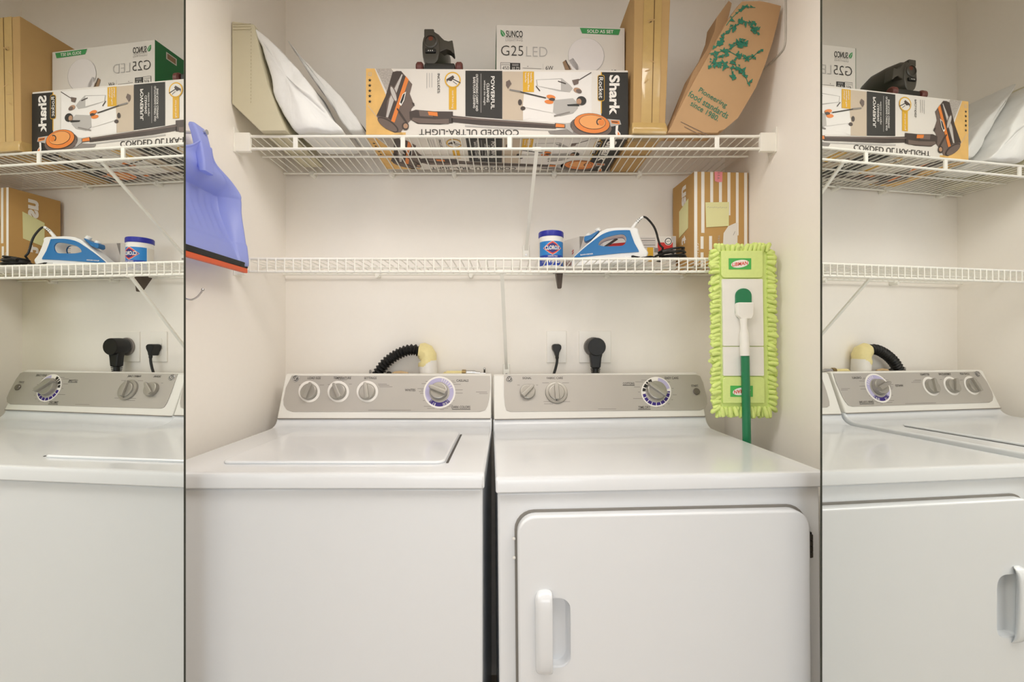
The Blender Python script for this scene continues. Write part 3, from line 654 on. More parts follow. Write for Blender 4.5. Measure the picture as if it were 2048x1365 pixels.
for px_ in (840, 918.5):
    p = at(px_, 135, 1.365)-o; b = B(); Mw = Matrix.Translation((p.x, p.y, .018)) @ Matrix.Rotation(pi/2, 4, 'Y')
    b.lathe([(.013, -.0105), (.0175, -.006), (.0175, .006), (.013, .0105)], MAROON, Mw, 24); b.build('wheel', t)

# ------------------------------------------------------------------ paper bag
t = thing('paper_bag', 'brown paper grocery bag with green leaf print, slumped against the side wall', 'paper bag', (at(1385, 280, 1.30).x, 1.30, US)); o = Vector(t.location)
def bagp(p):
    d = 1.312-.035*max(0, min(1, (283-p[1])/283)); q = at(p[0], p[1], d); q.z = max(q.z, US+.0008); q.x = min(q.x, XR-.002); return q
OUT = [(1335,271),(1343,252),(1352,232),(1372,192),(1395,150),(1418,110),(1440,68),(1460,34),(1484,3),(1520,2),(1540,6),(1562,12),(1556,42),(1545,85),(1530,130),(1512,175),(1494,206),(1476,236),(1450,258),(1438,262),(1436,276),(1385,276)]
b = B(); fr = [bagp(p) for p in OUT]; th = [.0 if p[1] < 20 else .05 for p in OUT]
vs = [q-o for q in fr]+[q-o+Vector((-.004, .055 if p[1] > 30 else .02, 0)) for q, p in zip(fr, OUT)]
for v in vs: v.x = min(v.x, XR-.002-o.x)
n = len(OUT); b.add(vs, [tuple(range(n)), tuple(range(2*n-1, n-1, -1))]+[(i, (i+1) % n, n+(i+1) % n, n+i) for i in range(n)], KRAFT)
nrm = ((fr[4]-fr[18]).cross(fr[8]-fr[18])).normalized()
if nrm.y > 0: nrm = -nrm
p0 = bagp((1436, 276)); uu = (bagp((1500,100))-bagp((1420,100))).normalized(); vv = (bagp((1420,60))-bagp((1420,240))); vv = (vv-uu*vv.dot(uu)).normalized()
F = Face(b, bagp((1385,276))-o, uu, vv, None, Matrix.Translation(o)); F.eps = .0009; F.n = Vector((0,-1,0)) if F.n.y > 0 else F.n
for s_, x, y, w_ in (('Pioneering', 1426, 196, 48), ('food standards', 1418, 209, 68), ('since 1980.', 1410.5, 221.5, 48)): F.text(s_, x-1, y+1, w_, 9.5 if s_ != 'since 1980.' else 8, PLANT, -29, .004, 2)
F.line(1361, 244, 1416, 271, 1.1, BROWNG, 2); F.line(1368, 254, 1402, 271, 1.1, BROWNG, 2)
def sprig(pts, k, r, seed):
    rr = random.Random(seed); P = arc_pts([(x, y, 0) for x, y in pts], 6)
    for a, c in zip(P[:-1], P[1:]): F.line(a.x, a.y, c.x, c.y, 1.5, PLANT, 2)
    for i in range(k):
        q = P[rr.randrange(2, len(P))]; a = rr.random()*6.28; d = rr.random()*r
        x, y = q.x+d*math.cos(a), q.y+d*math.sin(a)*.8; w_ = 2+rr.random()*3.4; a2 = rr.random()*3.14; L = []
        for j in range(9):
            tt = 2*pi*j/9; R_ = w_*(1+.45*math.sin(3*tt+a)); L.append((x+R_*math.cos(tt)*math.cos(a2)-R_*.6*math.sin(tt)*math.sin(a2), y+R_*math.cos(tt)*math.sin(a2)+R_*.6*math.sin(tt)*math.cos(a2)))
        F.poly(L, PLANT, 3+(i % 5)*.3)
sprig([(1452,52),(1464,36),(1482,20),(1492,15),(1510,16)], 12, 4, 1); sprig([(1446,72),(1462,58),(1478,48),(1496,46),(1512,64)], 30, 9, 2)
sprig([(1500,44),(1506,58),(1514,66)], 14, 7, 12)
sprig([(1418,108),(1440,104),(1456,100),(1476,88),(1486,86)], 20, 9, 3); sprig([(1430,96),(1440,84),(1446,76)], 12, 7, 4); sprig([(1476,92),(1484,88),(1488,84)], 14, 6, 9)
sprig([(1416,138),(1424,126),(1436,114),(1450,110)], 16, 8, 5); sprig([(1424,126),(1440,132),(1452,128)], 18, 9, 6); sprig([(1454,102),(1470,110),(1476,116)], 8, 6, 10)
sprig([(1458,128),(1468,126),(1474,138),(1486,146),(1496,168)], 26, 8, 7); sprig([(1474,112),(1490,114),(1498,120),(1512,108),(1522,102)], 16, 10, 8); sprig([(1462,134),(1464,150),(1464,156)], 8, 4, 11)
b.build('front_panel', t, recalc=False)
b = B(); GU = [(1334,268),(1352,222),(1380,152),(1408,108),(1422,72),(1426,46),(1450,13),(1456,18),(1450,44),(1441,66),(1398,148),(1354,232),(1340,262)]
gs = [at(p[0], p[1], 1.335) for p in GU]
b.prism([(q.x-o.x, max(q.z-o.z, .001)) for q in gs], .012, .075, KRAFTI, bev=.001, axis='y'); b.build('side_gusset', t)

# thin cable on the right-hand wall
t = B(); P = [Vector((XR-.003, d, ZC+(CY-y)/F_PX*d)) for x, y in ((1571, -20), (1571, 60), (1570, 86), (1564, 102), (1545, 122), (1519, 146), (1490, 178)) for d in [F_PX*(XR-.003)/(x-CX)]]
t.tube(arc_pts(P, 6), .0022, mat('cable_grey', (196, 192, 184), .5), 8)
tag(t.build('cable'), 'thin pale cable running down the side wall behind the paper bag', 'cable')

# ------------------------------------------------------------------ things on the lower shelf
# wipes tub
CD = 1.515; c = at(1102, 520, CD); t = thing('wipes_tub', 'white tub of wipes with blue lid and blue label, beside the iron', 'wipes tub', (c.x, CD, LS))
R_ = 24.2/F_PX*CD; H_ = (CY-461)/F_PX*(CD-.03)+ZC-LS
b = B(); b.lathe([(R_*.94, 0), (R_*.98, .003), (R_*.98, H_-.020), (R_*.93, H_-.014)], mat('tub_white', (240, 238, 234), .35), None, 40); b.build('tub', t)
LID = mat('tub_lid_blue', (36, 44, 160), .3)
b = B(); b.lathe([(R_*1.0, H_-.019), (R_*1.04, H_-.017), (R_*1.04, H_-.004), (R_*1.0, H_-.001), (R_*.9, H_)], LID, None, 40); b.build('lid', t)
LB, LB2 = mat('label_blue', (40, 132, 206), .4), mat('label_deep_blue', (30, 64, 168), .4); LRED = mat('label_red', (224, 74, 60), .45); LNAVY = mat('label_navy', (44, 40, 120), .4)
b = B(); ZW = H_-.036
def wrap(a0, a1, z0, z1, m, r, n=16):
    vs = []
    for k_ in range(n+1):
        a = math.radians(a0+(a1-a0)*k_/n)
        for z in (z0, z1): vs.append((r*math.sin(a), -r*math.cos(a), z))
    b.add(vs, [(2*i, 2*i+2, 2*i+3, 2*i+1) for i in range(n)], m)
def wrapped(verts, faces, m, r): b.add([(r*math.sin(x/r), -r*math.cos(x/r), z) for x, z in verts], faces, m)
rr = R_*.985
wrap(-74, 74, .004, ZW, LB, rr); wrap(78, 150, .004, ZW, PRINT, rr); wrap(92, 140, .01, ZW-.006, LB, rr+.0003); wrap(-150, -78, .004, ZW, PRINT, rr)
def diamond(w_, h_, zc, m, r, xo=0):
    P = []
    for q in [(-1,0),(-.35,.72),(0,1),(.35,.72),(1,0),(.35,-.72),(0,-1),(-.35,-.72)]: P.append((xo+q[0]*w_, zc+q[1]*h_))
    P2 = []
    for i in range(8):
        for k_ in range(4): P2.append(tuple(P[i][j]+(P[(i+1) % 8][j]-P[i][j])*k_/4 for j in (0, 1)))
    wrapped([(xo, zc)]+P2, [(0, i+1, (i+1) % 32+1) for i in range(32)], m, r)
wrap(-70, 60, .004, .038, LB2, rr+.0003)
diamond(.0325, .0235, .0605, PRINT, rr+.0005, .001); diamond(.031, .0216, .0605, LRED, rr+.0008, .001); diamond(.0252, .0166, .0605, LNAVY, rr+.0011, .001)
def wtext(s_, xo, zc, w_, h_, m, bold=.01):
    vs, fs, _ = text_mesh(s_, bold, 0); wrapped([(xo+p*w_, zc+q*h_) for p, q in vs], fs, m, rr+.0015)
wtext('CLOROX', .001, .061, .050, .0138, WHITEI, .03); wtext('DISINFECTING', .002, .0335, .032, .0048, WHITEI); wtext('WIPES', .002, .019, .048, .014, WHITEI, .03)
for k_ in range(5): wtext('iiiiiii', -.031, .030-k_*.004, .012, .0016, WHITEI)
diamond(.007, .014, .020, PRINT, rr+.0008, .034)
b.build('label', t, recalc=False)

# carton behind the iron
ID_ = 1.535
t = thing('iron_carton', 'low white printed carton lying behind the blue iron', 'cardboard box', ((1159-CX)/F_PX*ID_, ID_, LS), 0)
IW, ID, IH = .326, .078, .1125
b = cuboid('c', t, IW, ID, IH, PRINT)
F = Face(b, (0,-.0003,0), (1,0,0), (0,0,1), ((1159, 1352, IW), (473, 540, IH)))
F.rect(1161, 474.5, 1312, 520, mat('print_photo_grey', (216, 208, 202), .5, var=.10, scale=40), 1); F.poly([(1198,500),(1230,478),(1236,480),(1232,486),(1214,494),(1202,506)], BROWND, 2); F.rect(1207, 485, 1252, 512, RED, 2); F.poly([(1204,474.5),(1250,474.5),(1250,486),(1226,488),(1206,496)], PALE, 3); F.poly([(1198,500),(1232,477),(1236,480),(1202,503)], BROWND, 4)
F.poly([(1159,474),(1168,474),(1160,500)], GREY, 2); F.rect(1342, 474, 1351, 530, LGREY, 1); F.rect(1315, 486, 1345, 505, RED, 2); F.rect(1315, 505, 1340, 520, PRINT, 2)
F.ell(1336, 484, 8, 8, WHITEI, 3); F.ring(1336, 484, 5.4, 7, INKB, 4); F.text('HOT', 1336, 484, 7, 3, INKB, 0, .01, 4)
for k_ in range(5): F.line(1280, 478+k_*4.4, 1310, 478+k_*4.4, 1.8, GREY if k_ % 2 else LGREY, 2)
F.rect(1294, 496, 1306, 524, YELLOW, 3); F.rect(1308, 497, 1316, 506, GREY, 3)
U = Face(b, (0, ID, -.0002), (1,0,0), (0,-1,0), ((0, 328, IW), (0, 80, ID))); U.eps = .0002
for k_ in range(7): U.rect(14+k_*44, 8+(k_*17) % 20, 48+k_*44, 60+(k_*11) % 18, [LGREY, GREY, PRINT, LGREY, GREY, INK, YELLOW][k_], 1)
b.build('carton', t, recalc=False)
b = B(); q0, q1 = Vector((-.001, -.002, 0)), Vector((-.044, .062, 0)); dq = (q1-q0).normalized(); nq = Vector((dq.y, -dq.x, 0))*.0012
b.hexa([q0, q1, q1+nq, q0+nq]+[v+Vector((0,0,IH-.002)) for v in (q0, q1, q1+nq, q0+nq)], PRINT)
nn = Vector((-dq.y, dq.x, 0)); nn = nn if nn.y < 0 else -nn
off = nn*.0003 if (nn.dot(nq) < 0) else nn*.0016
L_ = Face(b, q1+off, q0-q1, (0,0,1), ((0, 77, .077), (0, 112, IH)))
L_.text('Rubbe', 30, 84, 52, 17, mat('print_maroon', (130, 30, 36), .5), 0, .01, 2); L_.rect(3, 70, 7, 104, RED, 2); L_.line(42, 48, 50, 42, 3, RED, 2); L_.line(42, 56, 50, 50, 3, RED, 2)
b.build('end_flap', t, recalc=False)

# steam iron
IY, IA = 1.457, -.22
t = thing('steam_iron', 'blue and white steam iron resting flat with its black cord coiled', 'iron', (at(1215, 520, IY).x, IY, LS), IA); o = Vector(t.location); IM = Matrix.Translation(o) @ Matrix.Rotation(IA, 4, 'Z')
iu = Vector((math.cos(IA), math.sin(IA), 0)); inn = Vector((-iu.y, iu.x, 0))
def lp(px, py, y=0):
    r = at(px, py, 1); r.z -= ZC; k = (o.dot(inn)+y-0)/r.dot(inn); h = r*k; return Vector((h.dot(iu)-o.dot(iu), y, h.z+ZC-o.z))
IWHT = mat('iron_white', (238, 238, 236), .3); IBLU = mat('iron_blue', (30, 112, 174), .3, var=.03)
def ip(p): q = lp(*p); return (q.x, max(q.z, .001))
def spl(P, n=5): return [ (v.x, v.y) for v in arc_pts([(p[0], p[1], 0) for p in P], n)]
hole = spl([(1197,494),(1199,488),(1208,481),(1224,476),(1240,473),(1248,474.5),(1252,481),(1250,490),(1244,495),(1230,496),(1210,496.5),(1197,494)], 3)[:-1]
outer = [(1144,522),(1150,514),(1168,497),(1182,485),(1200,467),(1214,460.5),(1232,458.5),(1256,458.5),(1272,459),(1277,463),(1276,468),(1280,480),(1288,498),(1296,508),(1293,516),(1288,522)]
b = B(); b.prism([ip(p) for p in outer], -.024, .024, IWHT, holes=[[ip(p) for p in hole]], bev=.005, seg=3, axis='y'); b.build('shell', t)
panel = spl([(1147,519.5),(1156,511),(1172,497),(1190,483),(1206,472),(1224,466),(1244,464.5),(1259,464.6)], 4)+[(1262,474),(1268,490),(1276,504),(1277,507.5),(1240,510),(1190,515)]
for y0_, y1_ in ((-.0275, -.022), (.022, .0275)):
    b = B(); b.prism([ip(p) for p in panel], y0_, y1_, IBLU, holes=[[ip(p) for p in hole]], bev=.0015, axis='y')
    if y0_ < 0:
        F = Face(b, (0, -.0278, 0), (1,0,0), (0,0,1), None, IM); F.text('BLACK+DECKER', 1173.5, 509, 24, 2.4, WHITEI, 3, .02, 1)
    else:
        F = Face(b, (0, .0278, 0), (-1,0,0), (0,0,1), None, IM); F.lin = None
        q0, q1 = ip((1187, 507)), ip((1163, 510)); b.add([(q0[0], .0279, q0[1]), (q1[0], .0279, q1[1]), (q1[0], .0279, q1[1]+.003), (q0[0], .0279, q0[1]+.003)], [(0,1,2,3)], WHITEI)
    b.build('side_panel', t)
b = B(); x0_, x1_ = ip((1143,522))[0], ip((1290,522))[0]; rings = []
for z_, q in ((.0005, .94), (.004, 1), (.012, .98), (.022, .80), (.030, .58)):
    ring = []
    for k_ in range(36):
        s_ = k_/35; s_ = s_*2 if s_ <= .5 else 2-s_*2; side = -1 if k_ < 18 else 1
        u_ = (s_ if k_ < 18 else s_); x_ = x0_+(x1_-x0_)*u_; wd = .043*math.sin(min(1, u_*1.25)*pi/2)**.75*(1 if u_ < .92 else math.sqrt(max(0.02, 1-((u_-.92)/.085)**2)))
        ring.append((x_+(.012*(1-q) if u_ < .2 else 0), side*wd*q, z_))
    rings.append(ring)
b.loft(rings, IWHT); b.build('soleplate_skirt', t)
b = B(); b.prism([ip(p) for p in ((1168,483),(1169,475),(1181,472),(1198,462.5),(1199,465),(1184,480),(1172,486))], -.016, .016, IBLU, bev=.003, axis='y'); b.build('water_cap', t)
for p in ((1177,472),(1196,461)):
    b = B(); q = ip(p); b.lathe([(.009, -.006), (.009, .004), (.006, .007)], IWHT, Matrix.Translation((q[0], 0, q[1])) @ Matrix.Rotation(-.5, 4, 'Y'), 16); b.build('button', t)
b = B(); q = [lp(*p) for p in ((1262,462),(1268,452),(1276,442),(1286,434))]; b.tube(q, [.007, .0055, .005, .0042], IWHT, 10); 
for k_, p in enumerate(((1273,443.5),(1276,440),(1279,437.5),(1276,446),(1279,442.5),(1282,439.5))): b.box(lp(*p)+Vector((-.001,-.0052,-.0012)), lp(*p)+Vector((.001,-.0035,.0012)), INKB)
b.build('cord_guard', t)
b = B(); q = [lp(*p) for p in ((1286,434),(1292,435.5),(1300,443),(1308,454),(1313,466),(1316,478),(1320,490),(1326,496))]
q = arc_pts(q, 6); cc = lp(1343, 508); zz = .005
loop = []
for k_ in range(0, 96):
    a = 2*pi*k_/20+2.2; n_ = k_/20; rr2 = random.Random(int(n_)); ax_, ay_, ox_, tl = rr2.uniform(.036,.047), rr2.uniform(.020,.029), rr2.uniform(-.006,.006), rr2.uniform(-.006,.010)
    loop.append(Vector((cc.x+ox_+ax_*math.cos(a), ay_*math.sin(a)-.004, zz+.0066*n_+tl*math.sin(a)*.5+.004*math.cos(a)*(n_ > 2)+.004)))
loop = [(loop[max(k_-1,0)]+loop[k_]+loop[min(k_+1,95)])/3 for k_ in range(96)]
for v_ in loop: v_.z = max(v_.z, .004)
b.tube(q+arc_pts([q[-1], loop[0]+Vector((-.004,0,.008))], 4)[1:-1]+loop, .0033, BLACKC, 8)
tail = arc_pts([loop[0], lp(1304, 514, -.03), lp(1288, 516, -.034), lp(1278, 517, -.036)], 6)
for v in tail: v.z = max(v.z, .006)
b.tube(tail, .0033, BLACKC, 8)
b.tube([cc+Vector((-.03, -.034, -.0)), cc+Vector((-.012, -.034, .002)), cc+Vector((.004, -.033, -.001))], .0062, BLACKC, 8)
cd = b.build('cord', t)
b = B(); p = lp(1272, 516.5, -.036); p.z = max(p.z, .009); b.tube([p+Vector((.012,0,0)), p+Vector((-.004,0,0)), p+Vector((-.008,0,0)), p+Vector((-.014,0,0))], [.004, .0075, .009, .0085], BLACKC, 12); pl = b.build('plug', cd)
for dz in (-.0045, .0045):
    b = B(); b.box(p+Vector((-.032, -.0008, dz-.0028)), p+Vector((-.012, .0008, dz+.0028)), CHROME); b.build('prong', pl)

# striped carton
BD = 1.452; bx = (1388-CX)/F_PX*BD; BW = .1795; BH = ZC+(CY-343)/F_PX*BD-LS
t = thing('striped_carton', 'brown carton with white stripes and yellow sticky notes at the end of the lower shelf', 'cardboard box', (bx, BD, LS), .055); o = Vector(t.location)
b = cuboid('c', t, BW, .160, BH, CARD2, .002)
F = Face(b, (0,-.0003,0), (1,0,0), (0,0,1), ((1388, 1507, BW), (343, 343+BH*F_PX/BD, BH)))
for x in (1388.5, 1404.5, 1423, 1442, 1460.5, 1479, 1497.5):
    if x in (1423, 1442): F.rect(x, 343.5, x+6.5, 405, WHITEI, 1)
    elif x == 1460.5: F.rect(x, 343.5, x+6.5, 430, WHITEI, 1)
    elif x == 1404.5: F.rect(x-1, 343.5, x+6, 466, WHITEI, 1); F.rect(x-2.5, 473, x+4, 498, WHITEI, 1); F.rect(x-2.5, 505, x+4, 535, WHITEI, 1)
    elif x == 1479: F.rect(x, 343.5, x+6, 470, WHITEI, 1)
    else: F.rect(x-.4, 343.5, x+6.4, 533, WHITEI, 1)
F.rect(1420.5, 472, 1427, 500, WHITEI, 1)
F.poly([(1452,466),(1462,452),(1476,446),(1483,444),(1482,500),(1450,500)], PAPERW, 2); F.line(1473, 470, 1477, 462, .8, GREY, 3)
F.text('CASE 3 COUNT', 1396, 510, 46, 4, WHITEI, -90, 0, 2); F.text('TEST', 1441.5, 479, 18, 4, LGREY, -90, 0, 2)
L_ = Face(b, (-.0003, .160, 0), (0,-1,0), (0,0,1), ((0, 195, .160), (0, 280, BH)))
L_.text('us', 108, 52, 62, 40, WHITEI, -90, .04, 1); L_.text('t', 108, 190, 26, 40, WHITEI, -90, .04, 1)
b.build('carton', t, recalc=False)
b = B(); F2 = Face(b, (0,-.0012,0), (1,0,0), (0,0,1), F.lin); b.prism([F2.px(*p) for p in ((1412,405),(1463.5,403.5),(1463,451.5),(1414,455))], -.0022, -.0012, STICKY, axis='y')
F2 = Face(b, (0,-.0024,0), (1,0,0), (0,0,1), F.lin)
for k_ in range(10): F2.line(1416+k_*4.4, 415+(k_ % 2)*1.2, 1419+k_*4.4, 413.4+(k_ % 3)*.8, .7, LGREY, 1)
b.build('sticky_note', t)
b = B(); b.prism([(.160-p*.16/195, BH-q*BH/280) for p, q in ((66,92),(148,70),(146,160),(66,176))], -.0014, -.0005, STICKY, axis='x'); b.build('sticky_note', t)
b = B(); F2 = Face(b, (0,-.0012,0), (1,0,0), (0,0,1), F.lin); b.prism([F2.px(*p) for p in ((1432,343),(1449.5,343),(1449,363),(1440,364),(1433,362))], -.0016, -.0008, PINK, axis='y')
F3 = Face(b, (0,-.0018,0), (1,0,0), (0,0,1), F.lin); F3.text('Y11', 1441, 352, 14, 5, GREY, 90, 0, 1); b.build('price_tag', t)

# dark wedge hanging under the lower shelf
t = B(); BRN = mat('dark_brown_plastic', (76, 62, 50), .5); wx = at(1119, 560, 1.545).x; wz = lambda y_: at(1119, y_, 1.535).z
t.hexa([(wx-.007, 1.535, wz(577)), (wx+.006, 1.535, wz(577)), (wx+.006, 1.552, wz(577)), (wx-.007, 1.552, wz(577)), (wx-.011, 1.532, ZL-.006), (wx+.011, 1.532, ZL-.006), (wx+.011, 1.588, ZL-.006), (wx-.011, 1.588, ZL-.006)], BRN, .003)
t.box((wx-.022, 1.535, ZL-.009), (wx+.012, 1.56, ZL-.0045), BRN, .002)
tag(t.build('bracket_wedge'), 'dark brown tapered wedge hanging under the lower shelf below the wipes tub', 'wedge')

# ------------------------------------------------------------------ outlets, plugs, hoses behind the machines
PLATE = mat('outlet_plate', (246, 242, 235), .4, var=.01)
def plate(name, label, x0, y0, x1, y1):
    a, c = at(x0, y1, YB), at(x1, y0, YB); t = thing(name, label, 'outlet', ((a.x+c.x)/2, YB, (a.z+c.z)/2)); w_, h_ = c.x-a.x, c.z-a.z
    b = B(); b.box((-w_/2, -.006, -h_/2), (w_/2, 0, h_/2), PLATE, .0025); b.build('cover_plate', t)
    return t, h_
t, h_ = plate('wall_outlet', 'narrow white outlet plate on the back wall with a small plug', 1093, 662, 1132.5, 726)
for z_ in (-.02, .02):
    b = B(); b.prism(rrect(-.017, z_-.014, .017, z_+.014, .009), -.0075, -.006, PLATE, axis='y'); b.build('socket', t)
t, h_ = plate('wall_outlet', 'square white outlet plate on the back wall with a big round plug', 1157.5, 662, 1221.5, 726)
b = B(); b.lathe([(.030, 0), (.030, .003), (.027, .005)], PLATE, Matrix.Translation((0, -.006, .0)) @ Matrix.Rotation(pi/2, 4, 'X'), 32); b.build('socket', t)
PD = 1.585
o = at(1190, 694, PD); t = thing('dryer_power_cord', 'thick black power cord with a big round plug in the square outlet', 'power cord', o)
Rx = Matrix.Rotation(-pi/2, 4, 'X')
b = B(); b.lathe([(.029, -.034), (.031, -.031), (.032, .0), (.031, .018), (.026, .024)], BLACK, Rx, 32)
b.prism([(-.026,-.012),(.026,-.012),(.019,-.04),(.0155,-.075),(-.0155,-.075),(-.019,-.04)], -.022, .006, BLACK, bev=.006, axis='y'); b.build('plug', t)
b = B()
for k_ in range(4): b.tube([(0, -.008, -.076-k_*.006), (0, -.008, -.079-k_*.006)], .017-k_*.001, BLACK, 16)
b.build('strain_relief', t)
b = B(); b.tube(arc_pts([(0, -.008, -.07), (0, -.008, -.12), (.006, -.003, -.2), (.03, 0, -.42), (.05, 0, -.62)], 6), .010, BLACKC, 12); b.build('cord', t)
b = B(); b.lathe([(.033, .026), (.034, .030), (.034, .032)], GREY, Rx, 32); b.build('prong_ring', t)
o = at(1113, 699, 1.59); t = thing('washer_power_cord', 'thin black power cord with a small plug in the narrow outlet', 'power cord', o)
b = B(); b.prism([(v.x-o.x, v.z-o.z) for v in [at(*p, 1.59) for p in ((1104,692),(1108,688.5),(1118,688.5),(1122.5,692),(1122,698),(1118,706),(1117,713),(1111,713),(1109,706),(1105,699))]], -.012, .026, BLACK, bev=.004, axis='y'); b.build('plug', t)
b = B(); q = arc_pts([v-o for v in [at(*p, 1.585) for p in ((1114,711),(1114,724),(1111,738),(1107,752),(1100,790),(1090,900))]], 6); b.tube(q, [.0062 if i < 4 else .0046 for i in range(len(q))], BLACKC, 10); b.build('cord', t)

HD = 1.585
t = thing('drain_hose', 'black corrugated drain hose arching out behind the washer', 'hose', at(790, 720, HD)); o = Vector(t.location)
path = arc_pts([at(*p, HD)-o for p in ((742,790),(747,768),(757,746),(772,726),(792,711),(812,702),(828,700),(842,704))], 22)
L = [0]
for a, c in zip(path[:-1], path[1:]): L.append(L[-1]+(c-a).length)
b = B(); b.tube(path, [  .0172+.0030*math.sin(2*pi*l/.0118) for l in L], BLACK, 20); b.build('hose', t)
t = thing('standpipe', 'white drain standpipe wrapped in yellowed tape, holding the black hose', 'pipe', at(858, 740, HD)); o = Vector(t.location)
TAPEY = mat('yellowed_tape', (236, 222, 162), .45, var=.08, scale=60, bump=.5)
b = B(); b.tube([at(*p, HD)-o for p in ((857,800),(857,745),(855.5,722))], .0325, mat('pvc_white', (232, 228, 222), .4), 24); b.build('pipe', t)
b = B(); rings = []
for c_, ax, r in (((838,703), .15, .026), ((845,704), .25, .031), ((853,708), .6, .034), ((856,716), 1.1, .0335), ((854,725), 1.45, .033), ((853.5,733), 1.57, .031), ((853.5,735), 1.57, .026)):
    p = at(*c_, HD)-o; dx = Vector((math.sin(ax), 0, math.cos(ax))); ring = []
    for k_ in range(24):
        a = 2*pi*k_/24; q = p+(dx*math.cos(a)+Vector((0,1,0))*math.sin(a))*r; q += mnoise.noise_vector(q*40)*.0035; q.y = min(q.y, YB-.004-o.y); ring.append(q)
    rings.append(ring)
b.loft(rings, TAPEY); b.build('tape_wrap', t, 60)
t = thing('water_valve', 'small chrome water valve with a ball lever behind the washer', 'valve', at(930, 747, HD)); o = Vector(t.location)
def hp(px_, py_): return at(px_, py_, HD)-o
BRASS = mat('brass', (150, 128, 84), .35, .7)
b = B(); b.tube([hp(893,747), hp(926,747)], .0085, TAPEY, 14); b.build('taped_pipe', t)
b = B(); b.tube([hp(924,745.5), hp(932,745.5)], .010, BRASS, 8); b.build('nut', t)
b = B(); b.tube([hp(932,746), hp(935,746), hp(948,746), hp(953,747), hp(960,747)], [.008, .0085, .0085, .007, .006], CHROME, 14); b.build('valve_body', t)
b = B(); b.tube([hp(956,747.5), hp(972,747.5)], .004, CHROME, 10); b.tube([hp(969,747), hp(969,739)], .003, STEEL, 10)
b.lathe([(.001,-.0045), (.0035,-.003), (.0045,0), (.0035,.003), (.001,.0045)], CHROME, Matrix.Translation(hp(969,738)), 14); b.build('lever', t)
b = B(); b.tube([hp(893,747), hp(886,752), hp(886,800)], .0085, TAPEY, 12); b.build('supply_pipe', t)
o = at(800, 748, HD)
b = B(); b.tube([at(788,747,HD)-o, at(802,745.5,HD)-o, at(814,747.5,HD)-o, at(817,760,HD)-o, at(817,820,HD)-o], .006, mat('tan_hose', (214, 184, 140), .5), 12)
b.tube([at(788,747,HD)-o, at(783,752,HD)-o, at(783,820,HD)-o], .006, mat('tan_hose', (214, 184, 140), .5), 12)
q = tag(b.build('supply_hose'), 'tan water supply hose bent behind the washer console', 'hose'); q.location = o
o = at(740.5, 760, HD); b = B(); b.tube([at(740.5,820,HD)-o, at(740.5,743,HD)-o, at(740.5,740,HD)-o], [.0042, .0042, .003], mat('grey_plastic', (160, 155, 148), .5), 12)
q = tag(b.build('pipe_stub'), 'slim grey pipe end poking up beside the black drain hose', 'pipe'); q.location = o
o = at(779, 748, HD); b = B(); b.lathe([(.007,-.08),(.009,-.006),(.008,0),(.004,.003)], STEEL, None, 16)
q = tag(b.build('hose_clamp_screw'), 'dark cap at the foot of the black drain hose', 'cap'); q.location = at(778, 745, HD)

# ------------------------------------------------------------------ dustpan and hook on the left wall
PAN = mat('dustpan_blue', (186, 197, 250), .35, var=.02)
nt = PAN.node_tree; pb = nt.nodes['Principled BSDF']; tr = nt.nodes.new('ShaderNodeBsdfTranslucent'); tr.inputs[0].default_value = lin((194, 206, 255))+(1,)
mx = nt.nodes.new('ShaderNodeMixShader'); mx.inputs[0].default_value = .45; out = nt.nodes['Material Output']
nt.links.new(pb.outputs[0], mx.inputs[1]); nt.links.new(tr.outputs[0], mx.inputs[2]); nt.links.new(mx.outputs[0], out.inputs[0])
DZ = ZC+.211; DYc = 1.10
t = thing('dustpan', 'translucent blue dustpan with black and orange lip hanging on the side wall', 'dustpan', (XL+.045, DYc, DZ)); o = Vector(t.location)
def hw(s): 
    for (a, x), (c, y) in zip(PR[:-1], PR[1:]):
        if a <= s <= c: return x+(y-x)*(s-a)/(c-a)
    return PR[-1][1]
PR = [(0,.150),(.10,.147),(.17,.143),(.20,.136),(.216,.122),(.230,.100),(.240,.074),(.250,.050),(.262,.032),(.275,.022)]
def floorx(s): return XL+.070-.058*min(1, s/.15)+ (0 if s < .185 else (s-.185)*.42)
def rim(s): return floorx(s)+ (.010+.044*min(1, s/.16)**.9 if s < .19 else max(.012, .054-(s-.19)*.75))
b = B(); rings = []; SS = [0, .03, .058, .0585, .066, .0665, .09, .12, .15, .17, .184, .1845, .190, .196, .20, .212, .222, .232, .242, .250, .258, .266, .275]; NU = 33
for s_ in SS:
    row = []; h_ = hw(s_)
    for k_ in range(NU):
        u_ = -1+2*k_/(NU-1); f = floorx(s_); r_ = rim(s_)
        e = max(0, (abs(u_)-.80)/.20); x_ = f+(r_-f)*e
        if s_ < .0587: x_ += .0025
        elif .07 <= s_ <= .18 and abs(u_) < .72: x_ += .002*math.sin(u_*34)
        if s_ > .185: x_ += (r_-f)*.8*min(1, (s_-.185)/.035)*(1-e)
        y_ = h_*u_*(1-.10*(1-e)*(1 if abs(u_) > .84 else 0)); row.append(Vector((x_, DYc+y_, DZ+s_))-o)
    rings.append(row)
vs = [v for r in rings for v in r]; fs = [(i*NU+k_, i*NU+k_+1, (i+1)*NU+k_+1, (i+1)*NU+k_) for i in range(len(SS)-1) for k_ in range(NU-1)]
b.add(vs, fs, PAN); pan = b.build('pan', t, 50); pan.modifiers.clear(); md = pan.modifiers.new('th', 'SOLIDIFY'); md.thickness = .003; md.offset = 0; md = pan.modifiers.new('sub', 'SUBSURF'); md.levels = md.render_levels = 1; md.boundary_smooth = 'PRESERVE_CORNERS'
b = B(); rings = []
